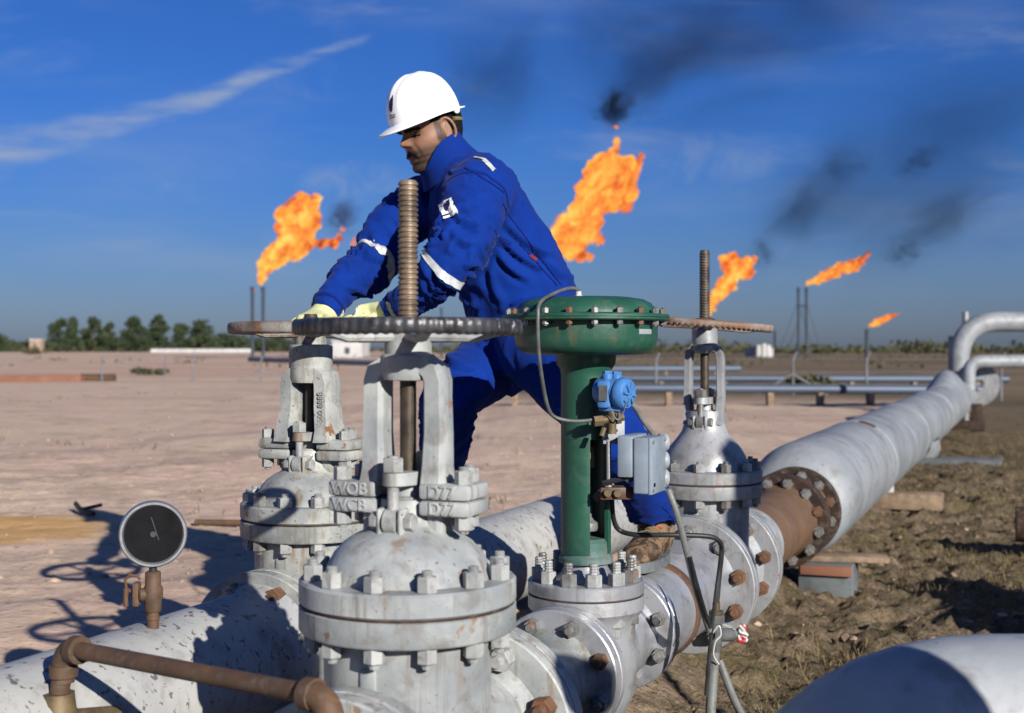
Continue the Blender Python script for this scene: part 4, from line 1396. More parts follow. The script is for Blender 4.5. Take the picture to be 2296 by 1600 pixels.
m = MB(); m.box(0.017, 0.030, 0.062, T(-0.040, -0.006, 0.112), 0.005); m.build('packing_nut', MT['rustnut'], groot, M=Matrix.Diagonal((0.78, 0.78, 0.78, 1)))
m = MB(); m.tube([(-0.03, 0, 0.112), (-0.052, 0, 0.114), (-0.066, -0.01, 0.128), (-0.068, -0.012, 0.150), (-0.056, -0.012, 0.163), (-0.036, -0.01, 0.158), (-0.03, -0.01, 0.150)], 0.004, 8); m.tube([(-0.066, -0.01, 0.128), (-0.067, -0.012, 0.10), (-0.066, -0.012, 0.082)], [0.007, 0.006, 0.007], 8); m.build('handle', MT['rust'], groot, M=Matrix.Diagonal((0.78, 0.78, 0.78, 1)))
m = MB(); m.cyl(0.008, 0.128, 0.16, 12); m.build("socket", MT['blackish'], groot)
gface = Vector((0.30, -1.0, 0.02)).normalized()
GM = T(0, 0, 0.208) @ align(gface)
m = MB(); m.lathe([(0, -0.028), (0.058, -0.028), (0.064, -0.020), (0.064, 0.010), (0, 0.010)], 48, GM); m.build("case", MT['greytube'], groot)
m = MB(); m.lathe([(0.064, -0.006), (0.0665, -0.003), (0.0665, 0.012), (0.064, 0.0175), (0.0595, 0.0175), (0.0565, 0.012)], 56, GM); m.build("bezel", MT['chrome'], groot)
m = MB(); m.lathe([(0, 0.0112), (0.0585, 0.0112), (0.0585, 0.0105), (0, 0.0105)], 48, GM); m.build("dial", MT['dial'], groot)
m = MB(); m.box(0.0022, 0.048, 0.0008, GM @ T(0, 0.012, 0.0135) @ RZ(0.6)); m.cyl(0.006, 0.0115, 0.014, 14, GM); m.build("needle", MT['blackish'], groot)

# ------------------------------------------------------------------ rusty bypass between the two lines
L0 = P(132, 1590, 2.20)
b0 = L0
up = P(150, 1452, 2.20); rt = P(742, 1566, 1.80)
root = empty("bypass_pipe", L0)
tag(root, "thin brown rusty pipe with elbows bridging the two lines low in front", "pipe")
a_ = Vector((L0.x + 0.008, L0.y, up.z)) - L0
b_ = Vector((rt.x, rt.y, rt.z)) - L0
dirv = (b_ - a_).normalized()
m = MB(); m.tube([a_ + dirv * 0.02, b_ - dirv * 0.02], 0.0146, 20); m.build("pipe_wall", MT['rustpipe'], root)
def elbow(c, d1, d2, nm="elbow"):
    m = MB()
    pts = []
    for k in range(9):
        t_ = k / 8; p0, p1 = c + d1 * 0.042, c + d2 * 0.042
        pts.append(p0 * (1 - t_) ** 2 + c * 2 * t_ * (1 - t_) + p1 * t_ ** 2)
    m.tube(pts, 0.0205, 20); m.tube([pts[0] - d1 * 0.012, pts[0] + d1 * 0.008], 0.0238, 20); m.tube([pts[-1] - d2 * 0.012, pts[-1] + d2 * 0.008], 0.0238, 20)
    m.build(nm, MT['rustpipe'], root)
dn = Vector((0, 0, -1))
elbow(a_, dn, dirv); elbow(b_, -dirv, dn)
m = MB(); m.tube([a_ + dn * 0.03, Vector((0, 0, 0.02))], 0.0165, 16); m.tube([a_ + dn * 0.052, a_ + dn * 0.060], 0.0185, 16); m.build("riser", MT['rustpipe'], root)
m = MB(); m.lathe([(0, -0.09), (0.034, -0.09), (0.034, -0.01), (0.030, 0.0), (0.027, 0.028), (0, 0.028)], 10); m.tube([(-0.10, -0.04, -0.03), (0.0, 0.0, -0.03), (0.06, 0.10, -0.05)], [0.030, 0.034, 0.03], 12); m.tube([(-0.115, -0.045, -0.03), (-0.085, -0.034, -0.03)], 0.040, 6); m.build("cock", MT['brass'], root)
e2 = on_b(-0.36); e2 = Vector((rt.x, rt.y, ZB + 0.02)) - L0
m = MB(); m.tube([b_ + dn * 0.03, e2], 0.0165, 16); m.build("drop_leg", MT['rustpipe'], root)
# ------------------------------------------------------------------ control valve with green diaphragm actuator
CV = on_b(0.905)
cv = empty("control_valve", CV)
tag(cv, "control valve with green diaphragm actuator, blue sensor head and grey box", "control valve")
RB = RZ(ROTZ)


def C(u, v, dd=0.0):
    return P(u, v, CV.y + dd) - CV


def arc_shell(r0, r1, z0, z1, a0, a1, n=18):
    m = MB(); vs, fs = [], []
    for k in range(n + 1):
        a = a0 + (a1 - a0) * k / n
        c, s_ = math.cos(a), math.sin(a)
        vs += [(r0 * c, r0 * s_, z0), (r1 * c, r1 * s_, z0), (r1 * c, r1 * s_, z1), (r0 * c, r0 * s_, z1)]
    for k in range(n):
        b = 4 * k
        for i in range(4):
            j = (i + 1) % 4
            fs.append((b + i, b + j, b + 4 + j, b + 4 + i))
    fs += [(0, 1, 2, 3), (4 * n + 3, 4 * n + 2, 4 * n + 1, 4 * n)]
    return m.add(vs, fs)


# globe body with end flanges
m = MB()
m.lathe([(0, -0.155), (0.05, -0.150), (0.09, -0.125), (0.112, -0.08), (0.118, -0.02), (0.116, 0.03), (0.112, 0.06), (0.116, 0.085), (0.128, 0.105), (0.133, 0.112), (0.133, 0.142), (0, 0.142)], 56)
m.build("globe_body", MT['silver'], cv, angle=30)
m = MB(); y0, y1 = -0.179, 0.278
m.lathe([(0.07, y0), (0.139, y0), (0.142, y0 + 0.003), (0.142, y0 + 0.027), (0.139, y0 + 0.030), (0.10, y0 + 0.034), (0.092, y0 + 0.06), (0.10, -0.06), (0.108, 0), (0.112, 0.06), (0.105, 0.14), (0.094, y1 - 0.06), (0.102, y1 - 0.034), (0.139, y1 - 0.030), (0.142, y1 - 0.027), (0.142, y1 - 0.003), (0.139, y1), (0.07, y1)], 56, RB @ AXY)
m.build("end_flanges", MT['silver'], cv, angle=30)
ring_of_bolts(cv, 8, 0.116, 0.030, 0.031, 0.034, 0.012, ('rustnut', 'nutgrey', 'nutgrey'), RB @ AXY @ T(0, 0, y0 - 0.001), a0=PI / 8)
ring_of_bolts(cv, 8, 0.116, 0.030, 0.031, 0.034, 0.012, ('nutgrey', 'rustnut', 'nutgrey'), RB @ AXY @ T(0, 0, y1 + 0.001), a0=PI / 8)
# bonnet plate and its tall studs
m = MB(); m.lathe([(0, 0.1445), (0.130, 0.1445), (0.133, 0.1475), (0.133, 0.172), (0.130, 0.175), (0.072, 0.176), (0.058, 0.190), (0.050, 0.204), (0.048, 0.214), (0, 0.214)], 56); m.build("bonnet_plate", MT['silver'], cv)
m = MB(); m.lathe([(0.08, 0.1405), (0.130, 0.1405), (0.1315, 0.1432), (0.130, 0.146), (0.08, 0.146)], 56); m.build("gasket", MT['rustdark'], cv)
ring_of_bolts(cv, 12, 0.108, 0.033, 0.033, 0.032, 0.024, ('nut', 'nut', 'nutgrey'), T(0, 0, 0.143), a0=0.10)
m = MB(); m.lathe([(0, 0.2145), (0.062, 0.2145), (0.062, 0.226), (0.056, 0.232), (0.055, 0.262), (0.048, 0.270), (0, 0.270)], 32); m.build("yoke_nut", MT['teal'], cv)
# column (yoke) with its window
rc = 0.0575
m = MB(); m.lathe([(rc - 0.007, 0.497), (rc, 0.497), (rc, 0.640), (rc + 0.002, 0.655), (0.068, 0.668), (0.070, 0.700), (0.04, 0.700)], 48); m.build("column", MT['green'], cv)
arc_shell(rc - 0.009, rc, 0.236, 0.4965, R(145), R(276), 26).build("column_leg", MT['green'], cv)
arc_shell(rc - 0.009, rc, 0.236, 0.4965, R(-33), R(96), 26).build("column_leg", MT['green'], cv)
# inside the window: stem, coupling, indicator
m = MB(); m.cyl(0.010, 0.27, 0.52, 14); m.build("stem", MT['stemdark'], cv)
m = MB(); m.lathe([(0, 0.286), (0.026, 0.286), (0.028, 0.292), (0.027, 0.304), (0.018, 0.310), (0.013, 0.318), (0.013, 0.345), (0, 0.345)], 24); m.build("packing_nut", MT['conduit'], cv)
m = MB(); m.box(0.03, 0.03, 0.05, T(0.004, 0, 0.455), 0.004); m.box(0.016, 0.05, 0.018, T(0.0, -0.02, 0.46), 0.003); m.build("stem_clamp", MT['wood'], cv)
# diaphragm casing
m = MB(); m.lathe([(0, 0.822), (0.10, 0.820), (0.132, 0.815), (0.150, 0.806), (0.160, 0.793), (0.163, 0.783), (0.188, 0.7805), (0.191, 0.778), (0.191, 0.7735), (0, 0.7735)], 72); m.build("casing_upper", MT['green'], cv, angle=34)
m = MB(); m.lathe([(0, 0.7725), (0.191, 0.7725), (0.191, 0.768), (0.188, 0.7655), (0.164, 0.764), (0.164, 0.725), (0.160, 0.708), (0.150, 0.696), (0.132, 0.690), (0.09, 0.688), (0.05, 0.688), (0, 0.688)], 72); m.build("casing_lower", MT['green'], cv, angle=34)
ring_of_bolts(cv, 20, 0.177, 0.0135, 0.0060, 0.0075, 0.003, ('nutgrey', 'rustnut', 'nutgrey'), T(0, 0, 0.773), a0=0.05)
# paint scar
m = MB(); m.lathe([(0.1642, 0.735), (0.1646, 0.738), (0.1646, 0.743), (0.1642, 0.746)], 10, None, R(-48), R(-31)); m.build("paint_scar", MT['greybox2'], cv)
# blue sensor head
ax = Vector((0.80, -0.58, -0.10)).normalized()
bc = C(1378, 880, -0.105)
BM = T(*bc) @ align(ax)
m = MB(); m.lathe([(0, -0.042), (0.027, -0.042), (0.031, -0.036), (0.031, 0.010), (0.027, 0.012), (0, 0.012)], 32, BM); m.build("sensor_body", MT['bluecap'], cv)
m = MB(); m.lathe([(0, 0.013), (0.034, 0.013), (0.0355, 0.016), (0.0355, 0.030), (0.031, 0.036), (0.020, 0.038), (0, 0.038)], 32, BM)
for k in range(4):
    m.box(0.052, 0.006, 0.008, BM @ T(0, 0, 0.039) @ RZ(k * PI / 4), 0.002)
m.build("sensor_cap", MT['bluecap'], cv)
m = MB(); m.lathe([(0.030, 0.0105), (0.0322, 0.0105), (0.0322, 0.0132), (0.030, 0.0132)], 32, BM); m.build("gasket", MT['blackish'], cv)
bl = C(1359, 884, -0.105)
m = MB(); m.box(0.030, 0.05, 0.062, T(*bl) @ RZ(R(-20)), 0.007); m.build("sensor_back", MT['bluecap'], cv)
for (u_, v_, h_) in ((1362, 853, 0.03), (1382, 850, 0.02)):
    q_ = C(u_, v_, -0.10); m = MB(); m.cyl(0.0125, -h_ / 2, h_ / 2, 16, T(*q_), 0.002); m.hexnut(0.021, h_ / 2 - 0.001, h_ / 2 + 0.006, T(*q_)); m.build("sensor_boss", MT['bluecap'], cv)
q_ = C(1372, 915, -0.10)
m = MB(); m.box(0.05, 0.04, 0.014, T(*q_) @ RZ(R(-20)), 0.003); m.build("sensor_base", MT['bluecap'], cv)
# sensor label plate with small print
q_ = C(1352, 882, -0.133)
m = MB(); m.box(0.019, 0.0012, 0.034, T(*q_) @ RZ(R(-22)), 0); m.build("name_plate", MT['greytube'], cv)
# bead chain
pts = []
for k in range(26):
    t_ = k / 25
    a, b = C(1368, 915, -0.135), C(1408, 893, -0.14)
    p = a.lerp(b, t_); p.z -= 0.036 * math.sin(PI * t_); pts.append(p)
m = MB()
for i, p in enumerate(pts):
    m.lathe([(0, -0.002), (0.0014, -0.0014), (0.002, 0), (0.0014, 0.0014), (0, 0.002)], 6, T(*p))
m.build("bead_chain", MT['chrome'], cv)
# tee fitting below the sensor and its bracket plate
q_ = C(1368, 943, -0.11)
m = MB(); m.tube([q_ + Vector((-0.030, -0.004, -0.002)), q_ + Vector((0.03, 0.004, 0.008))], 0.0095, 14); m.tube([q_ + Vector((-0.036, -0.005, -0.002)), q_ + Vector((-0.016, -0.002, 0))], 0.0125, 6); m.tube([q_ + Vector((0.004, 0, 0.03)), q_ + Vector((0.004, 0, -0.03))], 0.010, 12); m.tube([q_ + Vector((0.012, 0, 0.004)), q_ + Vector((0.022, 0.002, 0.006))], 0.0145, 6); m.tube([q_ + Vector((-0.014, -0.008, -0.016)), q_ + Vector((-0.020, -0.012, -0.034))], 0.006, 8)
m.build("tee_fitting", MT['brass'], cv)
q_ = C(1376, 965, -0.075)
m = MB(); m.box(0.050, 0.006, 0.062, T(*q_) @ RZ(R(10)), 0.002); m.box(0.006, 0.06, 0.05, T(q_.x - 0.022, q_.y + 0.03, q_.z) @ RZ(R(10)), 0.002); m.build("bracket_plate", MT['greybox2'], cv)
for (u_, v_) in ((1362, 968), (1382, 966), (1362, 984), (1384, 985)):
    q_ = C(u_, v_, -0.081); m = MB(); m.cyl(0.0035, -0.004, 0.004, 10, T(*q_) @ RX(PI / 2)); m.build("screw", MT['brass'], cv)
# rod from the plate to the levers
m = MB(); m.tube([C(1364, 990, -0.08), C(1365, 1085, -0.08)], [0.005, 0.006], 10); m.tube([C(1364, 1085, -0.08), C(1364, 1112, -0.08)], 0.009, 8); m.build("link_rod", MT['conduit'], cv)
# grey positioner box
nrm = Vector((0.92, -0.39, 0)).normalized(); wv = Vector((0.39, 0.92, 0)).normalized()
corner = C(1459, 1047, -0.14)
ctr = corner - nrm * 0.022 + wv * 0.056
ang = math.atan2(nrm.y, nrm.x)
XM = T(*ctr) @ RZ(ang)
m = MB(); m.box(0.038, 0.112, 0.124, XM, 0.005, 3); m.build("box_case", MT['greybox'], cv)
m = MB(); m.box(0.010, 0.114, 0.126, XM @ T(0.0195, 0, 0), 0.004, 2); m.build("box_lid", MT['greybox'], cv)
m = MB(); m.box(0.034, 0.116, 0.092, XM @ T(-0.0375, 0, 0.020), 0.004, 2); m.build("box_back", MT['greybox'], cv)
for sy in (-1, 1):
    for sz in (-1, 1):
        m = MB(); m.cyl(0.0038, 0, 0.0025, 10, XM @ T(0.0245, sy * 0.047, sz * 0.053) @ AXX); m.build("screw", MT['conduit'], cv)
m = MB(); m.box(0.001, 0.05, 0.036, XM @ T(0.0248, 0.004, 0.018)); m.build("raised_panel", MT['greybox'], cv)
m = MB(); m.box(0.001, 0.012, 0.008, XM @ T(0.0250, -0.036, -0.042)); m.build("label_sticker", MT['dial'], cv)
for k, zz in enumerate((0.045, 0.004, -0.036)):
    m = MB(); m.lathe([(0, -0.01), (0.019, -0.010), (0.021, -0.006), (0.021, 0.006), (0.018, 0.010), (0, 0.010)], 24, XM @ T(0.014, 0.068, zz) @ RZ(R(35)) @ AXX); m.build("dial_gauge", MT['greybox2'], cv)
# levers between stem and box
m = MB(); m.tube([C(1335, 1118, -0.06), C(1360, 1098, -0.075), C(1412, 1098, -0.09)], [0.010, 0.012, 0.010], 6); m.box(0.075, 0.010, 0.028, T(*C(1383, 1107, -0.095)) @ RZ(R(6)), 0.003); m.build("lever", MT['bracketbrown'], cv)
m = MB(); m.cyl(0.0085, -0.004, 0.010, 14, T(*C(1362, 1105, -0.105)) @ RX(PI / 2)); m.hexnut(0.017, 0.004, 0.010, T(*C(1384, 1106, -0.102)) @ RX(PI / 2)); m.build("lever_bolt", MT['brass'], cv)
m = MB(); m.tube([C(1352, 1084, -0.09), C(1385, 1076, -0.10), C(1412, 1066, -0.10)], [0.006, 0.0065, 0.008], 6); m.cyl(0.014, -0.006, 0.006, 16, T(*C(1411, 1068, -0.10)) @ RX(PI / 2)); m.build("pointer_arm", MT['blackish'], cv)
m = MB(); m.box(0.020, 0.012, 0.05, T(*C(1404, 1052, -0.085)) @ RZ(0.3), 0.004); m.build("pivot_bracket", MT['conduit'], cv)


def curve_pts(ctrl, per=7):
    """smooth run through control points"""
    out = []
    n = len(ctrl)
    for i in range(n - 1):
        p0, p1, p2, p3 = ctrl[max(i - 1, 0)], ctrl[i], ctrl[i + 1], ctrl[min(i + 2, n - 1)]
        for k in range(per):
            t_ = k / per
            out.append(0.5 * ((2 * p1) + (p2 - p0) * t_ + (2 * p0 - 5 * p1 + 4 * p2 - p3) * t_ * t_ + (3 * p1 - p0 - 3 * p2 + p3) * t_ ** 3))
    out.append(ctrl[-1])
    return out


# air tubing from casing top to the tee
tube_ctrl = [C(1297, 664, -0.03), C(1295, 651, -0.03), C(1277, 647, -0.05), C(1243, 658, -0.12), C(1212, 678, -0.19), C(1206, 710, -0.21), C(1208, 790, -0.20), C(1217, 860, -0.16), C(1229, 915, -0.13), C(1247, 937, -0.12), C(1290, 945, -0.115), C(1338, 941, -0.11)]
m = MB(); m.tube(curve_pts(tube_ctrl), 0.0043, 10); m.build("air_tube", MT['greytube'], cv)
q_ = C(1297, 662, -0.03); m = MB(); m.cyl(0.007, -0.012, 0.008, 12, T(*q_)); m.hexnut(0.016, -0.012, 0.0, T(*q_)); m.build("tube_fitting", MT['whiteplastic'], cv)
m = MB(); m.tube(curve_pts([C(1340, 941, -0.11), C(1352, 940, -0.11)]), 0.008, 8); m.build("tube_fitting", MT['conduit'], cv)
# conduits of the box and sensor
m = MB(); m.tube(curve_pts([C(1408, 898, -0.07), C(1425, 915, -0.05), C(1440, 940, -0.03), C(1472, 985, 0.0)]), 0.0062, 10); m.build("sensor_conduit", MT['conduit'], cv)

# ------------------------------------------------------------------ cable stand beside the control valve
sd = 3.02
cs = empty("cable_stand", P(1590, 1880, sd))
O = Vector(cs.location)
def S(u, v, d=sd): return P(u, v, d) - O
tag(cs, "grey pipe stand with cables and junction tee beside the control valve", "cable stand")
m = MB(); m.tube([S(1577, 1900, 3.0), S(1590, 1640, sd), S(1603, 1455, sd)], 0.0125, 16); m.build("post", MT['conduit'], cs)
m = MB(); m.tube([S(1612, 1480, sd), S(1642, 1560, sd), S(1690, 1660, sd + 0.05), S(1770, 1830, sd + 0.1)], 0.0095, 12); m.build("brace_leg", MT['conduit'], cs)
m = MB(); m.tube([S(1604, 1460), S(1605, 1398)], 0.015, 14); m.tube([S(1600, 1424), S(1640, 1424, sd + 0.03)], 0.016, 12); m.hexnut(0.034, 0, 0.02, T(*S(1606, 1398))); m.build("junction_tee", MT['greytube'], cs)
m = MB(); m.hexnut(0.03, 0, 0.018, T(*S(1606, 1386))); m.cyl(0.009, 0, 0.03, 12, T(*S(1606, 1380))); m.build("gland", MT['brass'], cs)
m = MB(); m.tube(curve_pts([S(1606, 1375), S(1612, 1300), S(1618, 1240, sd - 0.02), S(1612, 1214, sd - 0.05), S(1585, 1203, sd - 0.07), S(1500, 1200, sd - 0.08), S(1430, 1200, sd - 0.06), S(1390, 1190, sd - 0.04), S(1376, 1165, sd - 0.06), S(1372, 1120, sd - 0.1)]), 0.0058, 10); m.build("cable", MT['blackish'], cs)
m = MB(); m.tube(curve_pts([S(1583, 1560, sd - 0.04), S(1592, 1450, sd - 0.04), S(1604, 1340, sd - 0.04), S(1612, 1280, sd - 0.03), S(1617, 1235, sd - 0.04)]), 0.0045, 8); m.build("cable", MT['blackish'], cs)
m = MB(); m.tube(curve_pts([S(1498, 1098, 2.83), S(1520, 1160, 2.84), S(1540, 1240, 2.87), S(1560, 1320, 2.92), S(1590, 1415, 2.98)]), [0.0075] * 29, 10); m.build("conduit", MT['conduit'], cs)
m = MB(); m.tube(curve_pts([S(1548, 1250, 2.86), S(1566, 1320, 2.90), S(1592, 1408, 2.97)]), 0.004, 8); m.build("cable", MT['blackish'], cs)
# string wound round the tee
m = MB(); m.tube(curve_pts([S(1598, 1420, sd - 0.03), S(1612, 1404, sd - 0.035), S(1616, 1425, sd - 0.035), S(1604, 1440, sd - 0.035), S(1600, 1470, sd - 0.03), S(1612, 1490, sd - 0.02)]), 0.0022, 6); m.build("string", MT['whiteplastic'], cs)

# knotted scrap of red and white tape
tp = P(1664, 1420, 3.55)
tr = empty("warning_tape", tp)
tag(tr, "knotted scrap of red and white tape hanging by the flange", "tape")
random.seed(21)
for nm, mt, k in (("white_strip", 'whiteplastic', 0), ("red_strip", 'redtape', 1)):
    pts = []
    for i in range(15 if k == 0 else 7):
        a = i * 1.3 + k * 1.7
        pts.append(Vector((0.013 * math.cos(a * 1.6) + random.uniform(-.005, .005), 0.012 * math.sin(a), 0.026 * math.cos(a * 0.7) + random.uniform(-.008, .008))))
    m = MB(); m.tube(curve_pts(pts, 5), 0.0062 if k == 0 else 0.007, 7); m.build(nm, MT[mt], tr, M=Matrix.Diagonal((0.72, 0.72, 0.72, 1)))
m = MB(); m.tube([Vector((0, 0, 0.0)), Vector((-0.05, 0.02, 0.02)), P(1640, 1405, 3.7) - tp], 0.0015, 5); m.build("tie_string", MT['whiteplastic'], tr)

# invented shade casters added past the frame's edge for soil, valve and flange
m = MB(); q_ = on_b(0.0)
blk = empty("soil_shade_skid", (3.35, 4.05, 0), -0.4)  # unseen block form added to shade the soil at the side
tag(blk, "invented low skid, unseen, added to shade the soil", "shade caster")
MB().box(1.5, 0.7, 0.75, T(0.25, 0, 0.38), 0.03).build("tank", MT['pipe'], blk)
MB().cyl(0.2, 0.75, 1.15, 24, T(0.35, 0, 0), 0.02).build("dome", MT['pipe'], blk)
MB().cyl(0.06, 0.75, 1.05, 16, T(-0.3, 0.1, 0), 0.01).build("nozzle", MT['pipe'], blk)
vs_ = empty("valve_shade_cabinet", (2.09, 1.62, 0))  # added out of view to drop shade on the silver valve
tag(vs_, "invented cabinet on a thin post, unseen, added to shade the silver valve", "cabinet")
MB().box(0.17, 0.12, 0.40, T(0, 0, 1.76), 0.01).build("cabinet_box", MT['pipe'], vs_)
MB().box(0.13, 0.01, 0.34, T(0, -0.066, 1.78), 0.002).build("door", MT['greybox'], vs_)
MB().cyl(0.018, 0, 1.58, 14).build("post", MT['conduit'], vs_)
cr_ = empty("flange_shade_riser", (1.055, 0.97, 0))  # unseen upright added to shade the control valve's flange
tag(cr_, "invented short capped riser, unseen, added to shade the control valve flange", "pipe")
MB().cyl(0.11, 0, 1.22, 28, None, 0.01).build("pipe_wall", MT['pipe'], cr_)
MB().cyl(0.155, 1.20, 1.26, 28, None, 0.004).build("cap_flange", MT['pipe'], cr_)
rk = empty("soil_shade_rack", (6.3, 12.2, 0), ROTZ)  # unseen pipes added for shade on the far soil
tag(rk, "invented low pipe rack, unseen, added to shade the far soil", "rack")
for k in range(3):
    MB().tube([(0.35 * k, -1.4, 0.5 + 0.2 * k), (0.35 * k, 1.6, 0.5 + 0.2 * k)], 0.12, 16).build("pipe_wall", MT['pipe'], rk)
for k in range(2):
    MB().box(1.2, 0.15, 0.5, T(0.35, -1.0 + 2 * k, 0.2), 0.01).build("sleeper", MT['concrete'], rk)
# loose pieces on the ground
m = MB(); a = P(2266, 1075, 7.2); m.tube([(a.x + 0.03, 7.2, 0.20), (a.x + 0.9, 6.9, 0.20)], 0.10, 18); o = m.build("scrap_pipe", MT['rustdark']); tag(o, "dark rusty pipe end lying at the picture's edge right of the long pipe", "pipe")
d_ = EYE * F / (1178 - HV); a, b = P(437, 1178, d_), P(524, 1180, d_ - 0.05)
m = MB(); m.tube([(a.x, a.y, GZ + 0.015), (b.x + 0.5, b.y, GZ + 0.012)], 0.016, 8); o = m.build("steel_rod", MT['rust']); tag(o, "thin rusty rod lying on the sand behind the rusty-wheeled valve", "rod")
d_ = EYE * F / (1150 - HV); a, b, c = P(170, 1128, d_), P(195, 1146, d_), P(236, 1160, d_)
m = MB(); m.tube(curve_pts([Vector((a.x, a.y, GZ + 0.05)), Vector((b.x, b.y - 0.1, GZ + 0.03)), Vector((c.x, c.y - 0.2, GZ + 0.02))]), 0.014, 8); m.tube([(b.x, b.y - 0.1, GZ + 0.03), (b.x + 0.1, b.y - 0.05, GZ + 0.05)], 0.01, 7); o = m.build("dark_forked_bar", MT['stemdark']); tag(o, "thin dark forked bar on the sand above the helmet's shadow", "branch")  # thin dark forked bar laid on the sand
# ------------------------------------------------------------------ the worker
def fabric(name, col, rough=0.85, bump=0.25):
    m, g = new_mat(name)
    tc = g.n('ShaderNodeNewGeometry').outputs['Position']
    n1 = g.noise(tc, 7, 4, 0.6); n2 = g.noise(tc, 420, 2, 0.5)
    c = g.mix(g.step(n1, 0.3, 0.7), tuple(k * 0.86 for k in col), tuple(min(1, k * 1.12) for k in col))
    b = finish(g, c, rough, 0.0, n2, 0.0012, bump, 0.12)
    b.inputs['Sheen Weight'].default_value = 0.03
    b.inputs['Sheen Roughness'].default_value = 0.5
    return m


MT['blue'] = fabric("royal blue cotton", (0.0006, 0.020, 0.170))
MT['glove'] = fabric("pale yellow glove", (0.52, 0.53, 0.27))
MT['reflect'] = plain("grey reflective tape", (0.42, 0.43, 0.42), 0.4, 0.1, 0.12, 60)
MT['helmet'] = plain("white helmet shell", (0.82, 0.82, 0.82), 0.28, 0, 0.02, 10, 0.02, 0.5)
MT['navy'] = plain("navy print", (0.012, 0.012, 0.05), 0.5, 0, 0.1, 30)
MT['hair'] = plain("black hair", (0.006, 0.005, 0.0045), 0.8, 0, 0.5, 260, 0.8, 0.15)
def mat_boot():
    m, g = new_mat("muddy boot leather")
    tc = g.n('ShaderNodeTexCoord').outputs['Object']
    n1 = g.noise(tc, 22, 6, 0.65, 0.5); n2 = g.noise(tc, 120, 4, 0.6)
    c = g.mix(g.step(n1, 0.42, 0.56), (0.045, 0.027, 0.017), (0.185, 0.12, 0.068))
    finish(g, c, 0.75, 0, g.math('ADD', n1, n2), 0.004, 0.6, 0.25)
    return m


MT['boot'] = mat_boot()
MT['mud'] = plain("tan muddy toe", (0.30, 0.195, 0.105), 0.85, 0, 0.3, 25)
MT['sole'] = plain("grey rubber sole", (0.10, 0.11, 0.115), 0.7, 0, 0.3, 25)
MT['strap'] = plain("olive strap", (0.16, 0.13, 0.05), 0.6, 0, 0.2, 40)
MT['white_cloth'] = plain("white patch", (0.7, 0.7, 0.7), 0.8, 0, 0.05, 40)
MT['eye'] = plain("eye white", (0.05, 0.035, 0.03), 0.3, 0, 0.05, 40)


def mat_skin():
    m, g = new_mat("tanned skin")
    a = g.n('ShaderNodeAttribute', attribute_name="stubble_shade").outputs['Fac']
    tc = g.n('ShaderNodeNewGeometry').outputs['Position']
    n1 = g.noise(tc, 30, 4, 0.6); n2 = g.noise(tc, 260, 3, 0.6); n3 = g.noise(tc, 700, 2, 0.6)
    n4 = g.noise(tc, 90, 4, 0.7)
    c = g.mix(n1, (0.185, 0.095, 0.056), (0.285, 0.150, 0.094))
    c = g.mix(g.math('MULTIPLY', g.step(n4, 0.5, 0.7), 0.35), c, (0.15, 0.068, 0.042))
    st = g.math('MULTIPLY', a, g.math('MULTIPLY_ADD', n3, 0.9, 0.45), clamp=True)
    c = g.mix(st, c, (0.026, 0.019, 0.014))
    b = finish(g, c, 0.5, 0.0, n2, 0.0006, 0.35, 0.35)
    b.inputs['Subsurface Weight'].default_value = 0.08
    b.inputs['Subsurface Radius'].default_value = (0.01, 0.004, 0.002)
    b.inputs['Subsurface Scale'].default_value = 0.5
    return m


MT['skin'] = mat_skin()

HEAD_D = 3.6
YAW, PITCH, ROLL = R(33), R(20), 0.0
hf = Vector((-math.cos(YAW), -math.sin(YAW), 0)); hl = Vector((0, 0, 1)).cross(hf)
hx = hf * math.cos(PITCH) - Vector((0, 0, 1)) * math.sin(PITCH)
hz = Vector((0, 0, 1)) * math.cos(PITCH) + hf * math.sin(PITCH)
HO = P(965, 301, HEAD_D)
HM = Matrix(((hx.x, hl.x, hz.x, HO.x), (hx.y, hl.y, hz.y, HO.y), (hx.z, hl.z, hz.z, HO.z), (0, 0, 0, 1)))
HMI = HM.inverted()


def to_head(co):
    A = np.array(HMI); return co @ A[:3, :3].T + A[:3, 3]


def from_head(co):
    A = np.array(HM); return co @ A[:3, :3].T + A[:3, 3]


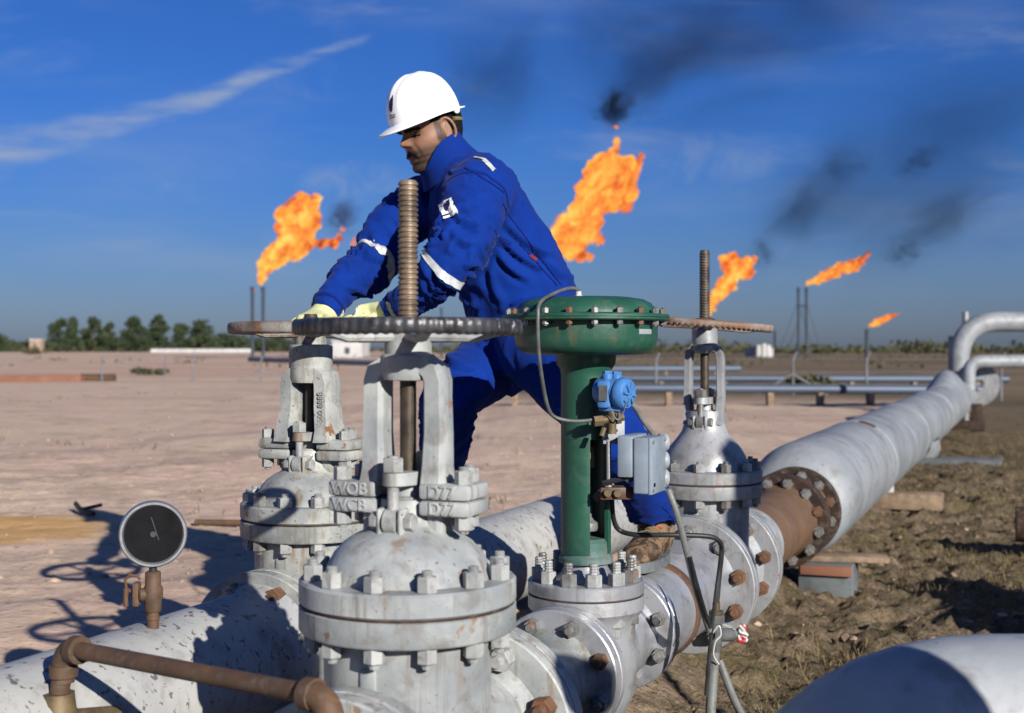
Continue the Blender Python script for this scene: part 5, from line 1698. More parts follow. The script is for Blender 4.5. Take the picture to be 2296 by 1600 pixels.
def build_head():
    zs = np.concatenate([np.linspace(-0.102, 0.05, 90), np.linspace(0.054, 0.138, 26)])
    zp = [-0.102, -0.097, -0.090, -0.080, -0.070, -0.062, -0.055, -0.048, -0.038, -0.026, -0.014, 0.0, 0.012, 0.022, 0.032, 0.042, 0.06, 0.09, 0.115, 0.130, 0.138]
    xf = [0.030, 0.064, 0.080, 0.083, 0.0775, 0.0825, 0.0815, 0.0870, 0.0840, 0.0825, 0.081, 0.0795, 0.078, 0.0795, 0.0865, 0.0885, 0.087, 0.072, 0.045, 0.018, 0.002]
    xb = [0.010, 0.000, -0.020, -0.040, -0.055, -0.062, -0.067, -0.071, -0.077, -0.083, -0.088, -0.092, -0.095, -0.097, -0.098, -0.099, -0.098, -0.088, -0.065, -0.035, -0.008]
    hw = [0.018, 0.034, 0.043, 0.051, 0.056, 0.059, 0.061, 0.063, 0.0655, 0.068, 0.070, 0.0715, 0.0725, 0.073, 0.0735, 0.0745, 0.076, 0.068, 0.049, 0.025, 0.005]
    n = 120
    th = np.linspace(0, 2 * PI, n, endpoint=False)
    V = []
    for z in zs:
        f, b, w = np.interp(z, zp, xf), np.interp(z, zp, xb), np.interp(z, zp, hw)
        cx = (f + b) / 2 - 0.012; c, s = np.cos(th), np.sin(th)
        e = 0.86
        cc = np.sign(c) * np.abs(c) ** e; ss = np.sign(s) * np.abs(s) ** 0.92
        x = cx + np.where(c > 0, (f - cx) * cc, (cx - b) * cc); y = w * ss
        fr = np.clip(c, 0, 1) ** 0.5
        # nose
        hn = np.interp(z, [-0.020, -0.015, -0.009, -0.001, 0.006, 0.014, 0.022, 0.030], [0, 0.012, 0.0235, 0.0235, 0.0185, 0.0115, 0.005, 0])
        sg = np.interp(z, [-0.02, -0.012, 0.0, 0.02], [0.0155, 0.0150, 0.0110, 0.0085])
        x += hn * np.exp(-(y / sg) ** 2) * fr
        # nostril wings
        x += 0.007 * np.exp(-((np.abs(y) - 0.014) / 0.006) ** 2 - ((z + 0.010) / 0.007) ** 2) * fr
        # eye sockets, cheek bones
        x -= 0.011 * np.exp(-((np.abs(y) - 0.031) / 0.016) ** 2 - ((z - 0.013) / 0.011) ** 2) * fr
        x += 0.006 * np.exp(-((np.abs(y) - 0.034) / 0.020) ** 2 - ((z - 0.033) / 0.008) ** 2) * fr
        k = 1 + 0.05 * np.exp(-((np.abs(y) - 0.055) / 0.02) ** 2 - ((z + 0.012) / 0.018) ** 2)
        y = y * k
        x += 0.004 * np.exp(-((np.abs(y) - 0.045) / 0.02) ** 2 - ((z + 0.012) / 0.016) ** 2) * fr
        # mouth line, crease beside the mouth
        x -= 0.006 * np.exp(-((z + 0.0535) / 0.003) ** 2) * np.exp(-(y / 0.024) ** 2) * fr
        x -= 0.0035 * np.exp(-((np.abs(y) - 0.033 - (-(z + 0.03)) * 0.25) / 0.005) ** 2) * np.exp(-((z + 0.036) / 0.02) ** 2) * fr
        V.append(np.stack([x, y, np.full(n, z)], 1))
    V = np.concatenate(V)
    fs = []
    Z = len(zs)
    for i in range(Z - 1):
        for k in range(n):
            k2 = (k + 1) % n
            fs.append((i * n + k, i * n + k2, (i + 1) * n + k2, (i + 1) * n + k))
    fs.append(tuple(range(n - 1, -1, -1))); fs.append(tuple((Z - 1) * n + k for k in range(n)))
    m = MB(); m.add(V.tolist(), fs)
    # neck
    def ell(c, rx, ry, tilt=0.0):
        return [Vector((c[0] + rx * math.cos(a), c[1] + ry * math.sin(a), c[2] + tilt * math.cos(a))) for a in [2 * PI * i / 28 for i in range(28)]]
    m.loft([ell((-0.025, 0, -0.02), 0.050, 0.050), ell((-0.022, 0, -0.07), 0.056, 0.055, 0.01), ell((-0.035, 0, -0.11), 0.060, 0.060, 0.02), ell((-0.062, 0, -0.165), 0.068, 0.075, 0.02), ell((-0.09, 0, -0.22), 0.07, 0.10, 0.02)])
    # ears
    for sy in (1, -1):
        pts = []
        for k in range(20):
            a = 2 * PI * k / 20
            pts.append(Vector((-0.014 + 0.0155 * math.cos(a) + 0.004 * math.sin(a), sy * (0.0785 - 0.009 * math.cos(a)), 0.002 + 0.030 * math.sin(a))))
        m.tube(pts, [0.0045] * 20, 8, closed=True)
        m.lathe([(0, -0.003), (0.013, -0.003), (0.014, 0), (0.013, 0.003), (0, 0.003)], 16, T(-0.014, sy * 0.0735, 0.0) @ RX(PI / 2) @ Matrix.Diagonal((1.0, 1.9, 1, 1)))
        m.lathe([(0, -0.006), (0.006, -0.003), (0.0075, 0), (0.006, 0.003), (0, 0.006)], 10, T(-0.010, sy * 0.076, -0.027))
    me = m.mesh("tmp", None)
    me = remeshed(me, 0.0026, 2, 0.5)
    return me


head_me = build_head()
co = get_co(head_me)
x, y, z = co.T
ya = np.abs(y)
beard = sstep(-z, 0.020, 0.040) * sstep(x, -0.02, 0.015) * (1 - sstep(-z, 0.098, 0.12))
beard = np.maximum(beard, sstep(x, -0.012, 0.004) * (1 - sstep(x, 0.012, 0.028)) * sstep(-z, -0.02, 0.03) * (z > -0.09))
lips = np.exp(-((z + 0.0545) / 0.006) ** 2) * (ya < 0.022) * (x > 0.06)
chin_ = np.exp(-((ya - 0.026) / 0.012) ** 2 - ((z + 0.062) / 0.020) ** 2) * (x > 0.04)
soul = beard * (1 - lips) * 0.85 + 0.5 * chin_ + 0.35 * np.exp(-(((ya - 0.0) / 0.014) ** 2 + ((z + 0.075) / 0.012) ** 2)) * (x > 0.05)
socket = 0.55 * np.exp(-((ya - 0.031) / 0.016) ** 2 - ((z - 0.006) / 0.010) ** 2) * (x > 0.02)  # eye socket shade, painted into the same mask as the beard
burn_ = sstep(x, 0.002, 0.008) * (1 - sstep(x, 0.018, 0.026)) * sstep(z, -0.026, -0.012) * (ya > 0.05)
mou_ = np.exp(-((z + 0.037 + 0.22 * ya) / 0.0075) ** 2) * (1 - sstep(ya, 0.028, 0.042)) * (x > 0.05)
stub_shade = np.clip(soul + socket + burn_ * 0.9 + mou_ * 1.1, 0, 0.97)
nor = get_no(head_me)


def region_shell(name, pred, off, mat, parent, noise_amp=0.0, me=None, base_co=None, back=None):
    """a layer lifted off the faces of a surface (kept in the surface's own space)"""
    bm = bmesh.new(); bm.from_mesh(me)
    bm.verts.ensure_lookup_table()
    kill = [f for f in bm.faces if not pred(f.calc_center_median())]
    bmesh.ops.delete(bm, geom=kill, context='FACES')
    bm.normal_update()
    edge = {v.index for v in bm.verts if v.is_boundary}
    for v in bm.verts:
        k = off * (0.15 if v.is_boundary else 1.0)
        if noise_amp and not v.is_boundary:
            k += noise_amp * noise.noise(v.co * 260)
        v.co += v.normal * k
    out = bpy.data.meshes.new(name); bm.to_mesh(out); bm.free(); smooth_all(out)
    return out


shells = {}
def jit(c, a=0.003, s=150): return a * noise.noise(Vector(c) * s)
shells['moustache'] = region_shell("moustache", lambda c: -0.0450 - 0.30 * max(0, abs(c.y) - 0.014) + 1.4 * jit(c) < c.z < -0.0290 - 0.36 * abs(c.y) + 1.4 * jit(c) and abs(c.y) < 0.029 and c.x > 0.045, 0.0013, 'hair', None, 0.0012, head_me)
shells['eyebrow_a'] = region_shell("eyebrow", lambda c: 0.0235 + jit(c) - 0.12 * abs(c.y - 0.03) < c.z < 0.0345 - 0.15 * abs(c.y - 0.02) + jit(c) and 0.010 < c.y < 0.052 and c.x > 0.03, 0.0035, 'hair', None, 0.001, head_me)
shells['eyebrow_b'] = region_shell("eyebrow", lambda c: 0.0235 + jit(c) - 0.12 * abs(c.y + 0.03) < c.z < 0.0345 - 0.15 * abs(c.y + 0.02) + jit(c) and 0.010 < -c.y < 0.052 and c.x > 0.03, 0.0035, 'hair', None, 0.001, head_me)
shells['lash_a'] = region_shell("eyelash", lambda c: 0.0055 - 0.06 * abs(c.y - 0.03) < c.z < 0.0105 - 0.1 * abs(c.y - 0.03) and 0.018 < c.y < 0.046 and c.x > 0.03, 0.0012, 'hair', None, 0, head_me)
shells['lash_b'] = region_shell("eyelash", lambda c: 0.0055 - 0.06 * abs(c.y + 0.03) < c.z < 0.0105 - 0.1 * abs(c.y + 0.03) and 0.018 < -c.y < 0.046 and c.x > 0.03, 0.0012, 'hair', None, 0, head_me)
def hairline(c):
    if abs(c.y) > 0.0745 and -0.036 < c.x < 0.009 and c.z < 0.036: return False
    back = c.x < -0.028 + 0.5 * (c.z) + jit(c) and c.z > -0.052 - 0.45 * (c.x + 0.09) + jit(c)
    side = c.z > 0.030 + jit(c) and c.x < 0.050
    burn = 0.004 + jit(c) < c.x < 0.024 + jit(c) and abs(c.y) > 0.045 and c.z > 0.004 + jit(c)
    return back or (side and c.x < 0.03)
shells['hair'] = region_shell("hair", hairline, 0.003, 'hair', None, 0.0015, head_me)

set_co(head_me, from_head(co))
head_me.name = "person"
at = head_me.attributes.new("stubble_shade", 'FLOAT', 'POINT'); at.data.foreach_set('value', stub_shade.astype(np.float32))
smooth_all(head_me)
head_me.materials.clear(); head_me.materials.append(MT['skin'])
person = bpy.data.objects.new("person", head_me); COL.objects.link(person)
tag(person, "worker in blue coverall and white hard hat leaning over to turn a handwheel", "person")
for k, me in shells.items():
    c_ = get_co(me); set_co(me, from_head(c_)); me.materials.clear()
    put(me.name.split('.')[0], me, MT['hair'], person)


# hard hat
def build_helmet():
    n, S1, S2 = 200, 60, 16
    V = []
    ph = np.linspace(0, 2 * PI, n, endpoint=False)
    c, s = np.cos(ph), np.sin(ph)
    a = np.where(c > 0, 0.108, 0.104); b = 0.094
    zb = 0.050
    for i in range(S1 + 1):
        q_ = i / S1 * PI / 2
        r = math.sin(q_) ** 0.88; zz = 0.123 * math.cos(q_) ** 0.93 if i < S1 else 0.0
        x = a * c * r; y = b * s * r
        rid = (0.0035 * np.exp(-(y / 0.011) ** 2) + 0.0018 * np.exp(-((np.abs(y) - 0.032) / 0.006) ** 2)) * (1 - np.clip((q_ - 1.0) / 0.35, 0, 1)) * min(1, i / 6)
        V.append(np.stack([x * (1 + rid * 4), y, zb + zz + rid * math.cos(q_) ** 0.5], 1))
    front = np.clip(c, 0, 1) ** 1.3; rear = np.clip(-c, 0, 1) ** 1.6
    bw = 0.007 + 0.036 * front + 0.010 * rear
    for i in range(1, S2 + 1):
        t_ = i / S2
        e = bw * t_
        nx_, ny_ = c / a, s / b; L = np.hypot(nx_, ny_); nx_, ny_ = nx_ / L, ny_ / L
        x = a * c + nx_ * e; y = b * s + ny_ * e
        z_ = zb - 0.004 * t_ - 0.012 * front * t_ ** 1.2 + 0.001 * rear * t_
        if i == S2:
            z_ = z_ - 0.0025
        V.append(np.stack([x, y, z_ * np.ones(n)], 1))
    V = np.concatenate(V); fs = []
    rows = S1 + 1 + S2
    for i in range(rows - 1):
        for k in range(n):
            k2 = (k + 1) % n
            fs.append((i * n + k, i * n + k2, (i + 1) * n + k2, (i + 1) * n + k))
    me = bpy.data.meshes.new("hard_hat"); me.from_pydata(V.tolist(), [], fs); me.validate()
    bm = bmesh.new(); bm.from_mesh(me); bmesh.ops.remove_doubles(bm, verts=bm.verts, dist=1e-5); bmesh.ops.recalc_face_normals(bm, faces=bm.faces[:])
    up_ = max(bm.faces, key=lambda f: f.calc_center_median().z)
    if up_.normal.z < 0: bmesh.ops.reverse_faces(bm, faces=bm.faces[:])
    bm.to_mesh(me); bm.free()
    smooth_all(me)
    return me


def convex_patch(name, me, ctr, ex, ey, poly, lift, reach=0.09, facing=None, thick=0.0):
    """the piece of a surface inside a convex outline, lifted off it a little"""
    ctr, ex, ey = Vector(ctr), Vector(ex).normalized(), Vector(ey).normalized()
    nz = ex.cross(ey)
    bm = bmesh.new(); bm.from_mesh(me); bm.normal_update()
    kill = [f for f in bm.faces if (f.calc_center_median() - ctr).length > reach or (facing is not None and f.normal.dot(facing) < 0.05)]
    bmesh.ops.delete(bm, geom=kill, context='FACES')
    n = len(poly)
    for i in range(n):
        (x0, y0), (x1, y1) = poly[i], poly[(i + 1) % n]
        p0 = ctr + ex * x0 + ey * y0; e = ex * (x1 - x0) + ey * (y1 - y0)
        out = e.cross(nz)
        bmesh.ops.bisect_plane(bm, geom=bm.verts[:] + bm.edges[:] + bm.faces[:], plane_co=p0, plane_no=out, clear_outer=True)
    bm.normal_update()
    for v in bm.verts:
        v.co += v.normal * lift
    me2 = bpy.data.meshes.new(name); bm.to_mesh(me2); bm.free(); smooth_all(me2)
    return me2


hat = build_helmet()
ht = (1, 0, 0)
drop = [(0.004, 0.024), (-0.006, 0.010), (-0.010, -0.004), (-0.008, -0.016), (0.0, -0.021), (0.006, -0.015), (0.008, -0.002), (0.0075, 0.012)]
emb = convex_patch("emblem", hat, (0.100, 0.010, 0.108), (0, 1, 0), (0, 0, 1), drop, 0.0012, 0.06, Vector((1, 0, 0)))
lines_ = [convex_patch("print_line", hat, (0.107, 0.010, 0.108 - 0.029 - 0.006 * k), (0, 1, 0), (0, 0, 1), [(-0.014, -0.0011), (0.014, -0.0011), (0.014, 0.0011), (-0.014, 0.0011)], 0.0012, 0.06, Vector((1, 0, 0))) for k in range(2)]
hat_o = put("hard_hat", hat, MT['helmet'], person)
sm = hat_o.modifiers.new("shell", 'SOLIDIFY'); sm.thickness = 0.003; sm.offset = -1
for me in [hat, emb] + lines_:
    set_co(me, from_head(get_co(me)))
put("emblem", emb, MT['navy'], hat_o)
for me in lines_:
    put("print_line", me, MT['navy'], hat_o)
m = MB()
m.lathe([(0, -0.002), (0.010, -0.002), (0.010, 0.004), (0, 0.004)], 18, T(-0.050, 0.088, 0.043) @ RX(-PI / 2)); 
kn = m.build("ratchet_knob", MT['whiteplastic'], hat_o, M=HM)
pts = [Vector((0.02 * 0 + -0.098 * math.cos(a) - 0.0, 0.084 * math.sin(a), 0.030 - 0.018 * math.cos(a))) for a in np.linspace(-1.15, 1.15, 15)]
m = MB(); m.tube(pts, 0.0065, 8); m.build("head_strap", MT['strap'], hat_o, M=HM)

# eyes
for sy in (1, -1):
    m = MB(); m.lathe([(0, -0.0115), (0.008, -0.008), (0.0115, 0), (0.008, 0.008), (0, 0.0115)], 16, T(0.0545, sy * 0.031, 0.010)); m.build("eye", MT['eye'], person, M=HM)
    m = MB(); m.lathe([(0, -0.001), (0.0055, -0.0005), (0, 0.0012)], 14, T(0.0690, sy * 0.031, 0.007) @ AXX); m.build("iris", MT['hair'], person, M=HM)

# ---------------------------------------------------------------- coverall
lat = Vector((0.47, -0.88, 0.0)).normalized()


def oring(c, axis, rl, rs, n=28, lateral=None):
    axis = axis.normalized(); l = (lateral or lat); l = (l - axis * l.dot(axis)).normalized(); s = axis.cross(l)
    return [c + l * rl * math.cos(a) + s * rs * math.sin(a) for a in [2 * PI * i / n for i in range(n)]]


def limb_rings(pts, rads, n=24):
    pts = [Vector(p) for p in pts]; out = []
    ctrl = curve_pts(pts, 5); rr = np.interp(np.linspace(0, len(pts) - 1, len(ctrl)), range(len(pts)), rads)
    return ctrl, rr


m = MB()
TOR = [(1160, 798, 3.68, .130, .115), (1172, 768, 3.68, .170, .148), (1182, 725, 3.67, .180, .156), (1164, 670, 3.66, .178, .155), (1138, 610, 3.65, .178, .150), (1108, 550, 3.63, .186, .146), (1078, 490, 3.62, .196, .138), (1050, 432, 3.61, .190, .120), (1030, 402, 3.61, .160, .108), (1010, 380, 3.61, .105, .085), (998, 362, 3.61, .082, .076)]
cs_ = [P(u, v, d) for (u, v, d, a, b) in TOR]
rings = []
for i, (u, v, d, a, b) in enumerate(TOR):
    ax_ = cs_[min(i + 1, len(cs_) - 1)] - cs_[max(i - 1, 0)]
    rings.append(oring(cs_[i], ax_, a, b))
m.loft(rings)
SHL, ELL, WRL = P(1068, 438, 3.42), P(1004, 596, 3.20), Vector((-0.315, 3.335, 1.280))
SHR, ELR, WRR = P(938, 470, 3.82), P(840, 590, 3.72), Vector((-0.515, 3.475, 1.275))
KNL, ANL, HPL = P(1388, 985, 3.26), Vector((0.377, 3.44, 0.715)), P(1205, 785, 3.53)
KNR, ANR, HPR = P(1012, 893, 3.52), Vector((-0.225, 3.87, 0.73)), P(1128, 790, 3.76)
LIMBS = {}
def limb(name, pts, rads):
    c, r = limb_rings(pts, rads)
    LIMBS[name] = (c, r)
    m.tube(c, list(r), 22)
limb('arm_l', [SHL + Vector((0.03, 0.10, 0.02)), SHL, SHL.lerp(ELL, 0.5) + Vector((0.012, -0.01, 0.0)), ELL, ELL.lerp(WRL, 0.5) + Vector((0, -0.005, -0.012)), WRL], [0.098, 0.102, 0.084, 0.064, 0.056, 0.045])
limb('arm_r', [SHR + Vector((0.08, -0.06, 0.02)), SHR, SHR.lerp(ELR, 0.5) + Vector((-0.02, 0, 0.01)), ELR, ELR.lerp(WRR, 0.5) + Vector((-0.012, 0, 0.012)), WRR], [0.095, 0.098, 0.082, 0.070, 0.060, 0.045])
limb('leg_l', [HPL + Vector((-0.02, 0.03, 0.05)), HPL, HPL.lerp(KNL, 0.5), KNL, KNL.lerp(ANL, 0.5) + Vector((0.01, 0.0, 0)), ANL + Vector((0, 0, 0.03)), ANL], [0.11, 0.116, 0.098, 0.078, 0.072, 0.070, 0.066])
limb('leg_r', [HPR + Vector((0.02, -0.02, 0.05)), HPR, HPR.lerp(KNR, 0.5), KNR, KNR.lerp(ANR, 0.5), ANR + Vector((0, 0, 0.03)), ANR], [0.11, 0.116, 0.104, 0.086, 0.074, 0.070, 0.066])
cov = remeshed(m.mesh("tmp", None), 0.0075, 6, 0.5)
co = get_co(cov); no = get_no(cov)
# folds: nearest limb decides which way they run
best = np.full(len(co), 1e9); axd = np.zeros_like(co); along = np.zeros(len(co)); knee = np.zeros(len(co)); iss = np.zeros(len(co), int)
segs = [('torso', [c for c in cs_], [(a + b) / 2 for (_, _, _, a, b) in TOR])] + [(k, c, r) for k, (c, r) in LIMBS.items()]
for si, (nm, c, r) in enumerate(segs):
    L = 0.0
    tot = sum((c[i + 1] - c[i]).length for i in range(len(c) - 1))
    for i in range(len(c) - 1):
        a, b = np.array(c[i]), np.array(c[i + 1]); ab = b - a; l2 = (ab ** 2).sum(); ln = math.sqrt(l2)
        t_ = np.clip(((co - a) @ ab) / l2, 0, 1); q_ = a + t_[:, None] * ab
        dd = np.linalg.norm(co - q_, axis=1) / r[i]
        k = dd < best
        best[k] = dd[k]; axd[k] = ab / ln; along[k] = (L + t_[k] * ln) / tot; iss[k] = si
        L += ln
s = (co * axd).sum(1); perp = co - axd * s[:, None]
q1 = np.concatenate([(s * 17)[:, None], perp[:, :1] * 9, perp[:, 2:] * 9], 1)
warp = 0.9 * pnoise(co * 7.0)
q1[:, 0] += warp * 2.2 + 1.2 * pnoise(co * 14.0 + 8)
f1 = 1 - np.abs(pnoise(q1)) * 2.2
f2 = pnoise(co * np.array([11, 11, 11]) + 5)
bend = np.exp(-((along - 0.55) / 0.16) ** 2)
bend = np.where(iss == 0, 0.12, 0.30 + 0.75 * bend)
low = np.where(iss >= 3, np.exp(-((along - 0.97) / 0.07) ** 2), 0)
# drag folds on the side of the torso, running from the waist toward the shoulder
dg = Vector((-0.45, 0, 0.89)).normalized(); cr = np.array(Vector((0.89, 0, 0.45)))
q2 = np.stack([co @ cr * 9 + 1.1 * pnoise(co * 5), co @ np.array(dg) * 2.6, co[:, 1] * 3.0], 1)
f3 = 1 - np.abs(pnoise(q2 + 9)) * 2.4
r1 = np.clip(f1, 0, 1) ** 1.6
r3 = np.clip(f3, 0, 1) ** 1.6
amp = np.where(iss >= 3, 0.011, 0.021) * bend * r1 + 0.0045 * f2 + 0.008 * low * r1
amp += np.where(iss == 0, 0.016 * r3 * sstep(1.75 - co[:, 2], 0.05, 0.35), 0.0)
# deep drag creases on the near side of the torso and above the knee
px_ = co[:, 0] / co[:, 1] * F + CX; pv_ = HV - (co[:, 2] - CAM_H) / co[:, 1] * F
crs = [((1120, 505), (1245, 590), 7), ((1112, 540), (1225, 618), 6), ((1105, 575), (1185, 640), 6), ((1085, 600), (1120, 690), 7), ((1195, 560), (1275, 640), 6), ((1000, 520), (1060, 560), 6), ((1000, 470), (1075, 520), 5), ((1000, 660), (1080, 700), 6), ((985, 800), (1075, 835), 6), ((985, 835), (1060, 862), 5), ((960, 610), (1030, 660), 5), ((900, 640), (955, 690), 5), ((800, 560), (880, 600), 5), ((770, 640), (850, 675), 5)]
cf = no[:, 1] < 0.15
for (a_x, a_y), (b_x, b_y), wd in crs:
    L2 = (b_x - a_x) ** 2 + (b_y - a_y) ** 2
    tt = ((px_ - a_x) * (b_x - a_x) + (pv_ - a_y) * (b_y - a_y)) / L2
    curve = 10 * np.sin(np.clip(tt, 0, 1) * PI)
    dn_ = ((px_ - a_x) * (b_y - a_y) - (pv_ - a_y) * (b_x - a_x)) / math.sqrt(L2) + curve
    end = sstep(tt, -0.05, 0.25) * (1 - sstep(tt, 0.75, 1.05))
    amp += np.where(cf, (-0.011 * np.exp(-(dn_ / wd) ** 2) + 0.009 * np.exp(-((dn_ - 2.3 * wd) / (1.3 * wd)) ** 2)) * end, 0)
disp = amp - 0.009
co = co + no * disp[:, None]
set_co(cov, co); cov.name = "coverall"; smooth_all(cov)
cov.materials.clear()
cov_o = put("coverall", cov, MT['blue'], person)

# stand-up collar
m = MB()
nb = P(1003, 372, 3.61); nt = P(978, 330, 3.60)
rA, rB = [], []
for i in range(36):
    a = 2 * PI * i / 36
    def ring_at(c, rl, rs, lift):
        ax_ = (nt - nb).normalized(); l = (lat - ax_ * lat.dot(ax_)).normalized(); f_ = ax_.cross(l)
        return c + l * rl * math.cos(a) + f_ * rs * math.sin(a) + ax_ * lift
    op = math.sin(a)          # +1 front or back
    rA.append((nb, a)); 
def collar_ring(c, rl, rs, dropf):
    out = []
    ax_ = (nt - nb).normalized(); l = (lat - ax_ * lat.dot(ax_)).normalized(); f_ = ax_.cross(l)
    fwd = f_ if f_.x < 0 else -f_
    for i in range(40):
        a = 2 * PI * i / 40
        p = c + l * rl * math.cos(a) + fwd * rs * math.sin(a)
        out.append(p - ax_ * dropf * max(0, math.sin(a)) ** 2)
    return out
m.loft([collar_ring(nb - (nt - nb) * 0.25, 0.104, 0.094, 0.015), collar_ring(nb + (nt - nb) * 0.25, 0.088, 0.084, 0.022), collar_ring(nb.lerp(nt, 0.75), 0.080, 0.078, 0.036), collar_ring(nt + (nt - nb) * 0.12, 0.081, 0.080, 0.050), collar_ring(nt + (nt - nb) * 0.14, 0.074, 0.072, 0.050), collar_ring(nb.lerp(nt, 0.6), 0.070, 0.068, 0.036), collar_ring(nb, 0.072, 0.068, 0.02)], caps=False)
m.build("collar", MT['blue'], person, angle=50)


def band(nm, key, f0, f1_, lift=0.003, mat='reflect', rad=0.14):
    c, r = LIMBS[key]
    tot = len(c) - 1
    def at(f):
        i = min(int(f * tot), tot - 1); return c[i].lerp(c[i + 1], f * tot - i), (c[min(i + 2, tot)] - c[max(i - 1, 0)]).normalized()
    p0, t0 = at(f0); p1, t1 = at(f1_)
    bm = bmesh.new(); bm.from_mesh(cov)
    mid = (p0 + p1) / 2
    kill = [f for f in bm.faces if (f.calc_center_median() - mid).length > rad]
    bmesh.ops.delete(bm, geom=kill, context='FACES')
    tm = (t0 + t1).normalized()
    for p, n_ in ((p0, -tm), (p1, tm)):
        bmesh.ops.bisect_plane(bm, geom=bm.verts[:] + bm.edges[:] + bm.faces[:], plane_co=p, plane_no=n_, clear_outer=True)
    bm.normal_update()
    for v in bm.verts: v.co += v.normal * lift
    me = bpy.data.meshes.new(nm); bm.to_mesh(me); bm.free(); smooth_all(me)
    me.materials.clear()
    return put(nm, me, MT[mat], cov_o)


band("reflective_stripe", 'arm_l', 0.606, 0.640, rad=0.10)
band("reflective_stripe", 'arm_r', 0.600, 0.636, rad=0.10)
MT['seam'] = fabric("dark blue seam", (0.001, 0.012, 0.12))
band("armhole_seam", 'arm_l', 0.245, 0.256, 0.0018, 'seam', 0.16)
band("elbow_seam", 'arm_l', 0.665, 0.672, 0.0015, 'seam', 0.11)
band("cuff_hem", 'arm_l', 0.93, 0.945, 0.002, 'seam', 0.08)
band("cuff_hem", 'arm_r', 0.93, 0.945, 0.002, 'seam', 0.08)
band("trouser_hem", 'leg_l', 0.955, 0.968, 0.002, 'seam', 0.11)
# stripe over the back of the shoulder
def surf_patch(nm, u0, v0, u1, v1, half, mat, lift=0.003, d=3.5, reach=0.12, poly=None):
    a, b = P(u0, v0, d), P(u1, v1, d); ctr = (a + b) / 2
    ex = (b - a).normalized(); ey = ex.cross(Vector((0, 1, 0))).normalized()
    # bring the centre onto the cloth
    bm = bmesh.new(); bm.from_mesh(cov)
    from mathutils.bvhtree import BVHTree
    bv = BVHTree.FromBMesh(bm); bm.free()
    o_ = Vector((0, 0, CAM_H)); hit = bv.ray_cast(o_, (ctr - o_).normalized())
    if hit[0] is None: return None
    ctr = hit[0]; L = (b - a).length / 2 * (ctr.y / d)
    pl = poly or [(-L, -half), (L, -half), (L, half), (-L, half)]
    me = convex_patch(nm, cov, ctr, ex, ey, pl, lift, reach, Vector((0, -1, 0)))
    me.materials.clear()
    return put(nm, me, MT[mat], cov_o)


surf_patch("shoulder_stripe", 1062, 350, 1090, 362, 0.003, 'reflect')
surf_patch("shoulder_stripe", 1084, 357, 1107, 384, 0.006, 'reflect')
surf_patch("sleeve_patch", 988, 474, 1020, 462, 0.026, 'white_cloth', 0.003)
surf_patch("sleeve_emblem", 992, 470, 1016, 461, 0.02, 'navy', 0.0045, poly=[(0.012, 0.019), (-0.003, 0.012), (-0.009, 0.002), (-0.008, -0.008), (-0.002, -0.011), (0.005, -0.006), (0.010, 0.004)])
surf_patch("sleeve_print", 992, 488, 1008, 482, 0.0022, 'navy', 0.0045)
surf_patch("side_seam", 1128, 470, 1262, 640, 0.0013, 'seam', 0.002, d=3.6, reach=0.2)
surf_patch("pocket_edge", 1166, 548, 1250, 640, 0.0018, 'seam', 0.0022, d=3.6, reach=0.12)
surf_patch("yoke_seam", 1040, 372, 1130, 430, 0.002, 'seam', 0.002, d=3.5, reach=0.12)
surf_patch("red_tab", 1188, 573, 1203, 585, 0.006, 'dullred', 0.003, d=3.6)

# ---------------------------------------------------------------- gloves
wc = Vector((PA0.x, PA0.y, ZA + 0.758)); wr = 0.188


def glove(phi, wrist, sgn):
    o_ = Vector((math.cos(phi), math.sin(phi), 0)); t_ = Vector((-math.sin(phi), math.cos(phi), 0)) * sgn
    c = wc + o_ * wr; up_ = Vector((0, 0, 1))
    def q(o, t, z): return c + o_ * o + t_ * t + up_ * (z * 0.74 if z > 0 else z)
    m = MB()
    for k, (tt, ln) in enumerate(((-0.034, 0.92), (-0.012, 1.05), (0.011, 1.0), (0.033, 0.85))):
        pts = [q(0.045, tt * 0.85, 0.040), q(0.022, tt, 0.040 + 0.004 * (k in (1, 2))), q(-0.006, tt, 0.034), q(-0.030 * ln, tt, 0.020), q(-0.034 * ln, tt * 0.97, -0.004), q(-0.020, tt * 0.95, -0.024 * ln)]
        m.tube(curve_pts(pts, 4), list(np.interp(np.linspace(0, 5, 21), range(6), [0.012, 0.0125, 0.0115, 0.011, 0.0105, 0.0085])), 12)
    w = wrist
    mid = q(0.055, 0.0, 0.036)
    ax_ = (w - mid).normalized()
    def pr(p, rt, ru):
        l = (t_ - ax_ * t_.dot(ax_)).normalized(); u2 = ax_.cross(l)
        return [p + l * rt * math.cos(a) + u2 * ru * math.sin(a) for a in [2 * PI * i / 20 for i in range(20)]]
    m.loft([pr(q(0.012, 0, 0.036), 0.040, 0.012), pr(q(0.04, 0, 0.039), 0.046, 0.017), pr(mid.lerp(w, 0.4), 0.044, 0.022), pr(mid.lerp(w, 0.8), 0.036, 0.028), pr(w, 0.037, 0.034), pr(w + ax_ * 0.05, 0.045, 0.043)])
    th = [q(0.075, 0.034, 0.036), q(0.058, 0.050, 0.022), q(0.036, 0.052, 0.0), q(0.018, 0.045, -0.020), q(0.004, 0.036, -0.027)]
    m.tube(curve_pts(th, 4), list(np.interp(np.linspace(0, 4, 17), range(5), [0.015, 0.0145, 0.013, 0.012, 0.0095])), 12)
    me = remeshed(m.mesh("tmp", None), 0.0034, 3, 0.5); smooth_all(me); me.name = "glove"; me.materials.clear()
    return put("glove", me, MT['glove'], person)


glove(R(58), WRL, -1)
glove(R(97), WRR, 1)

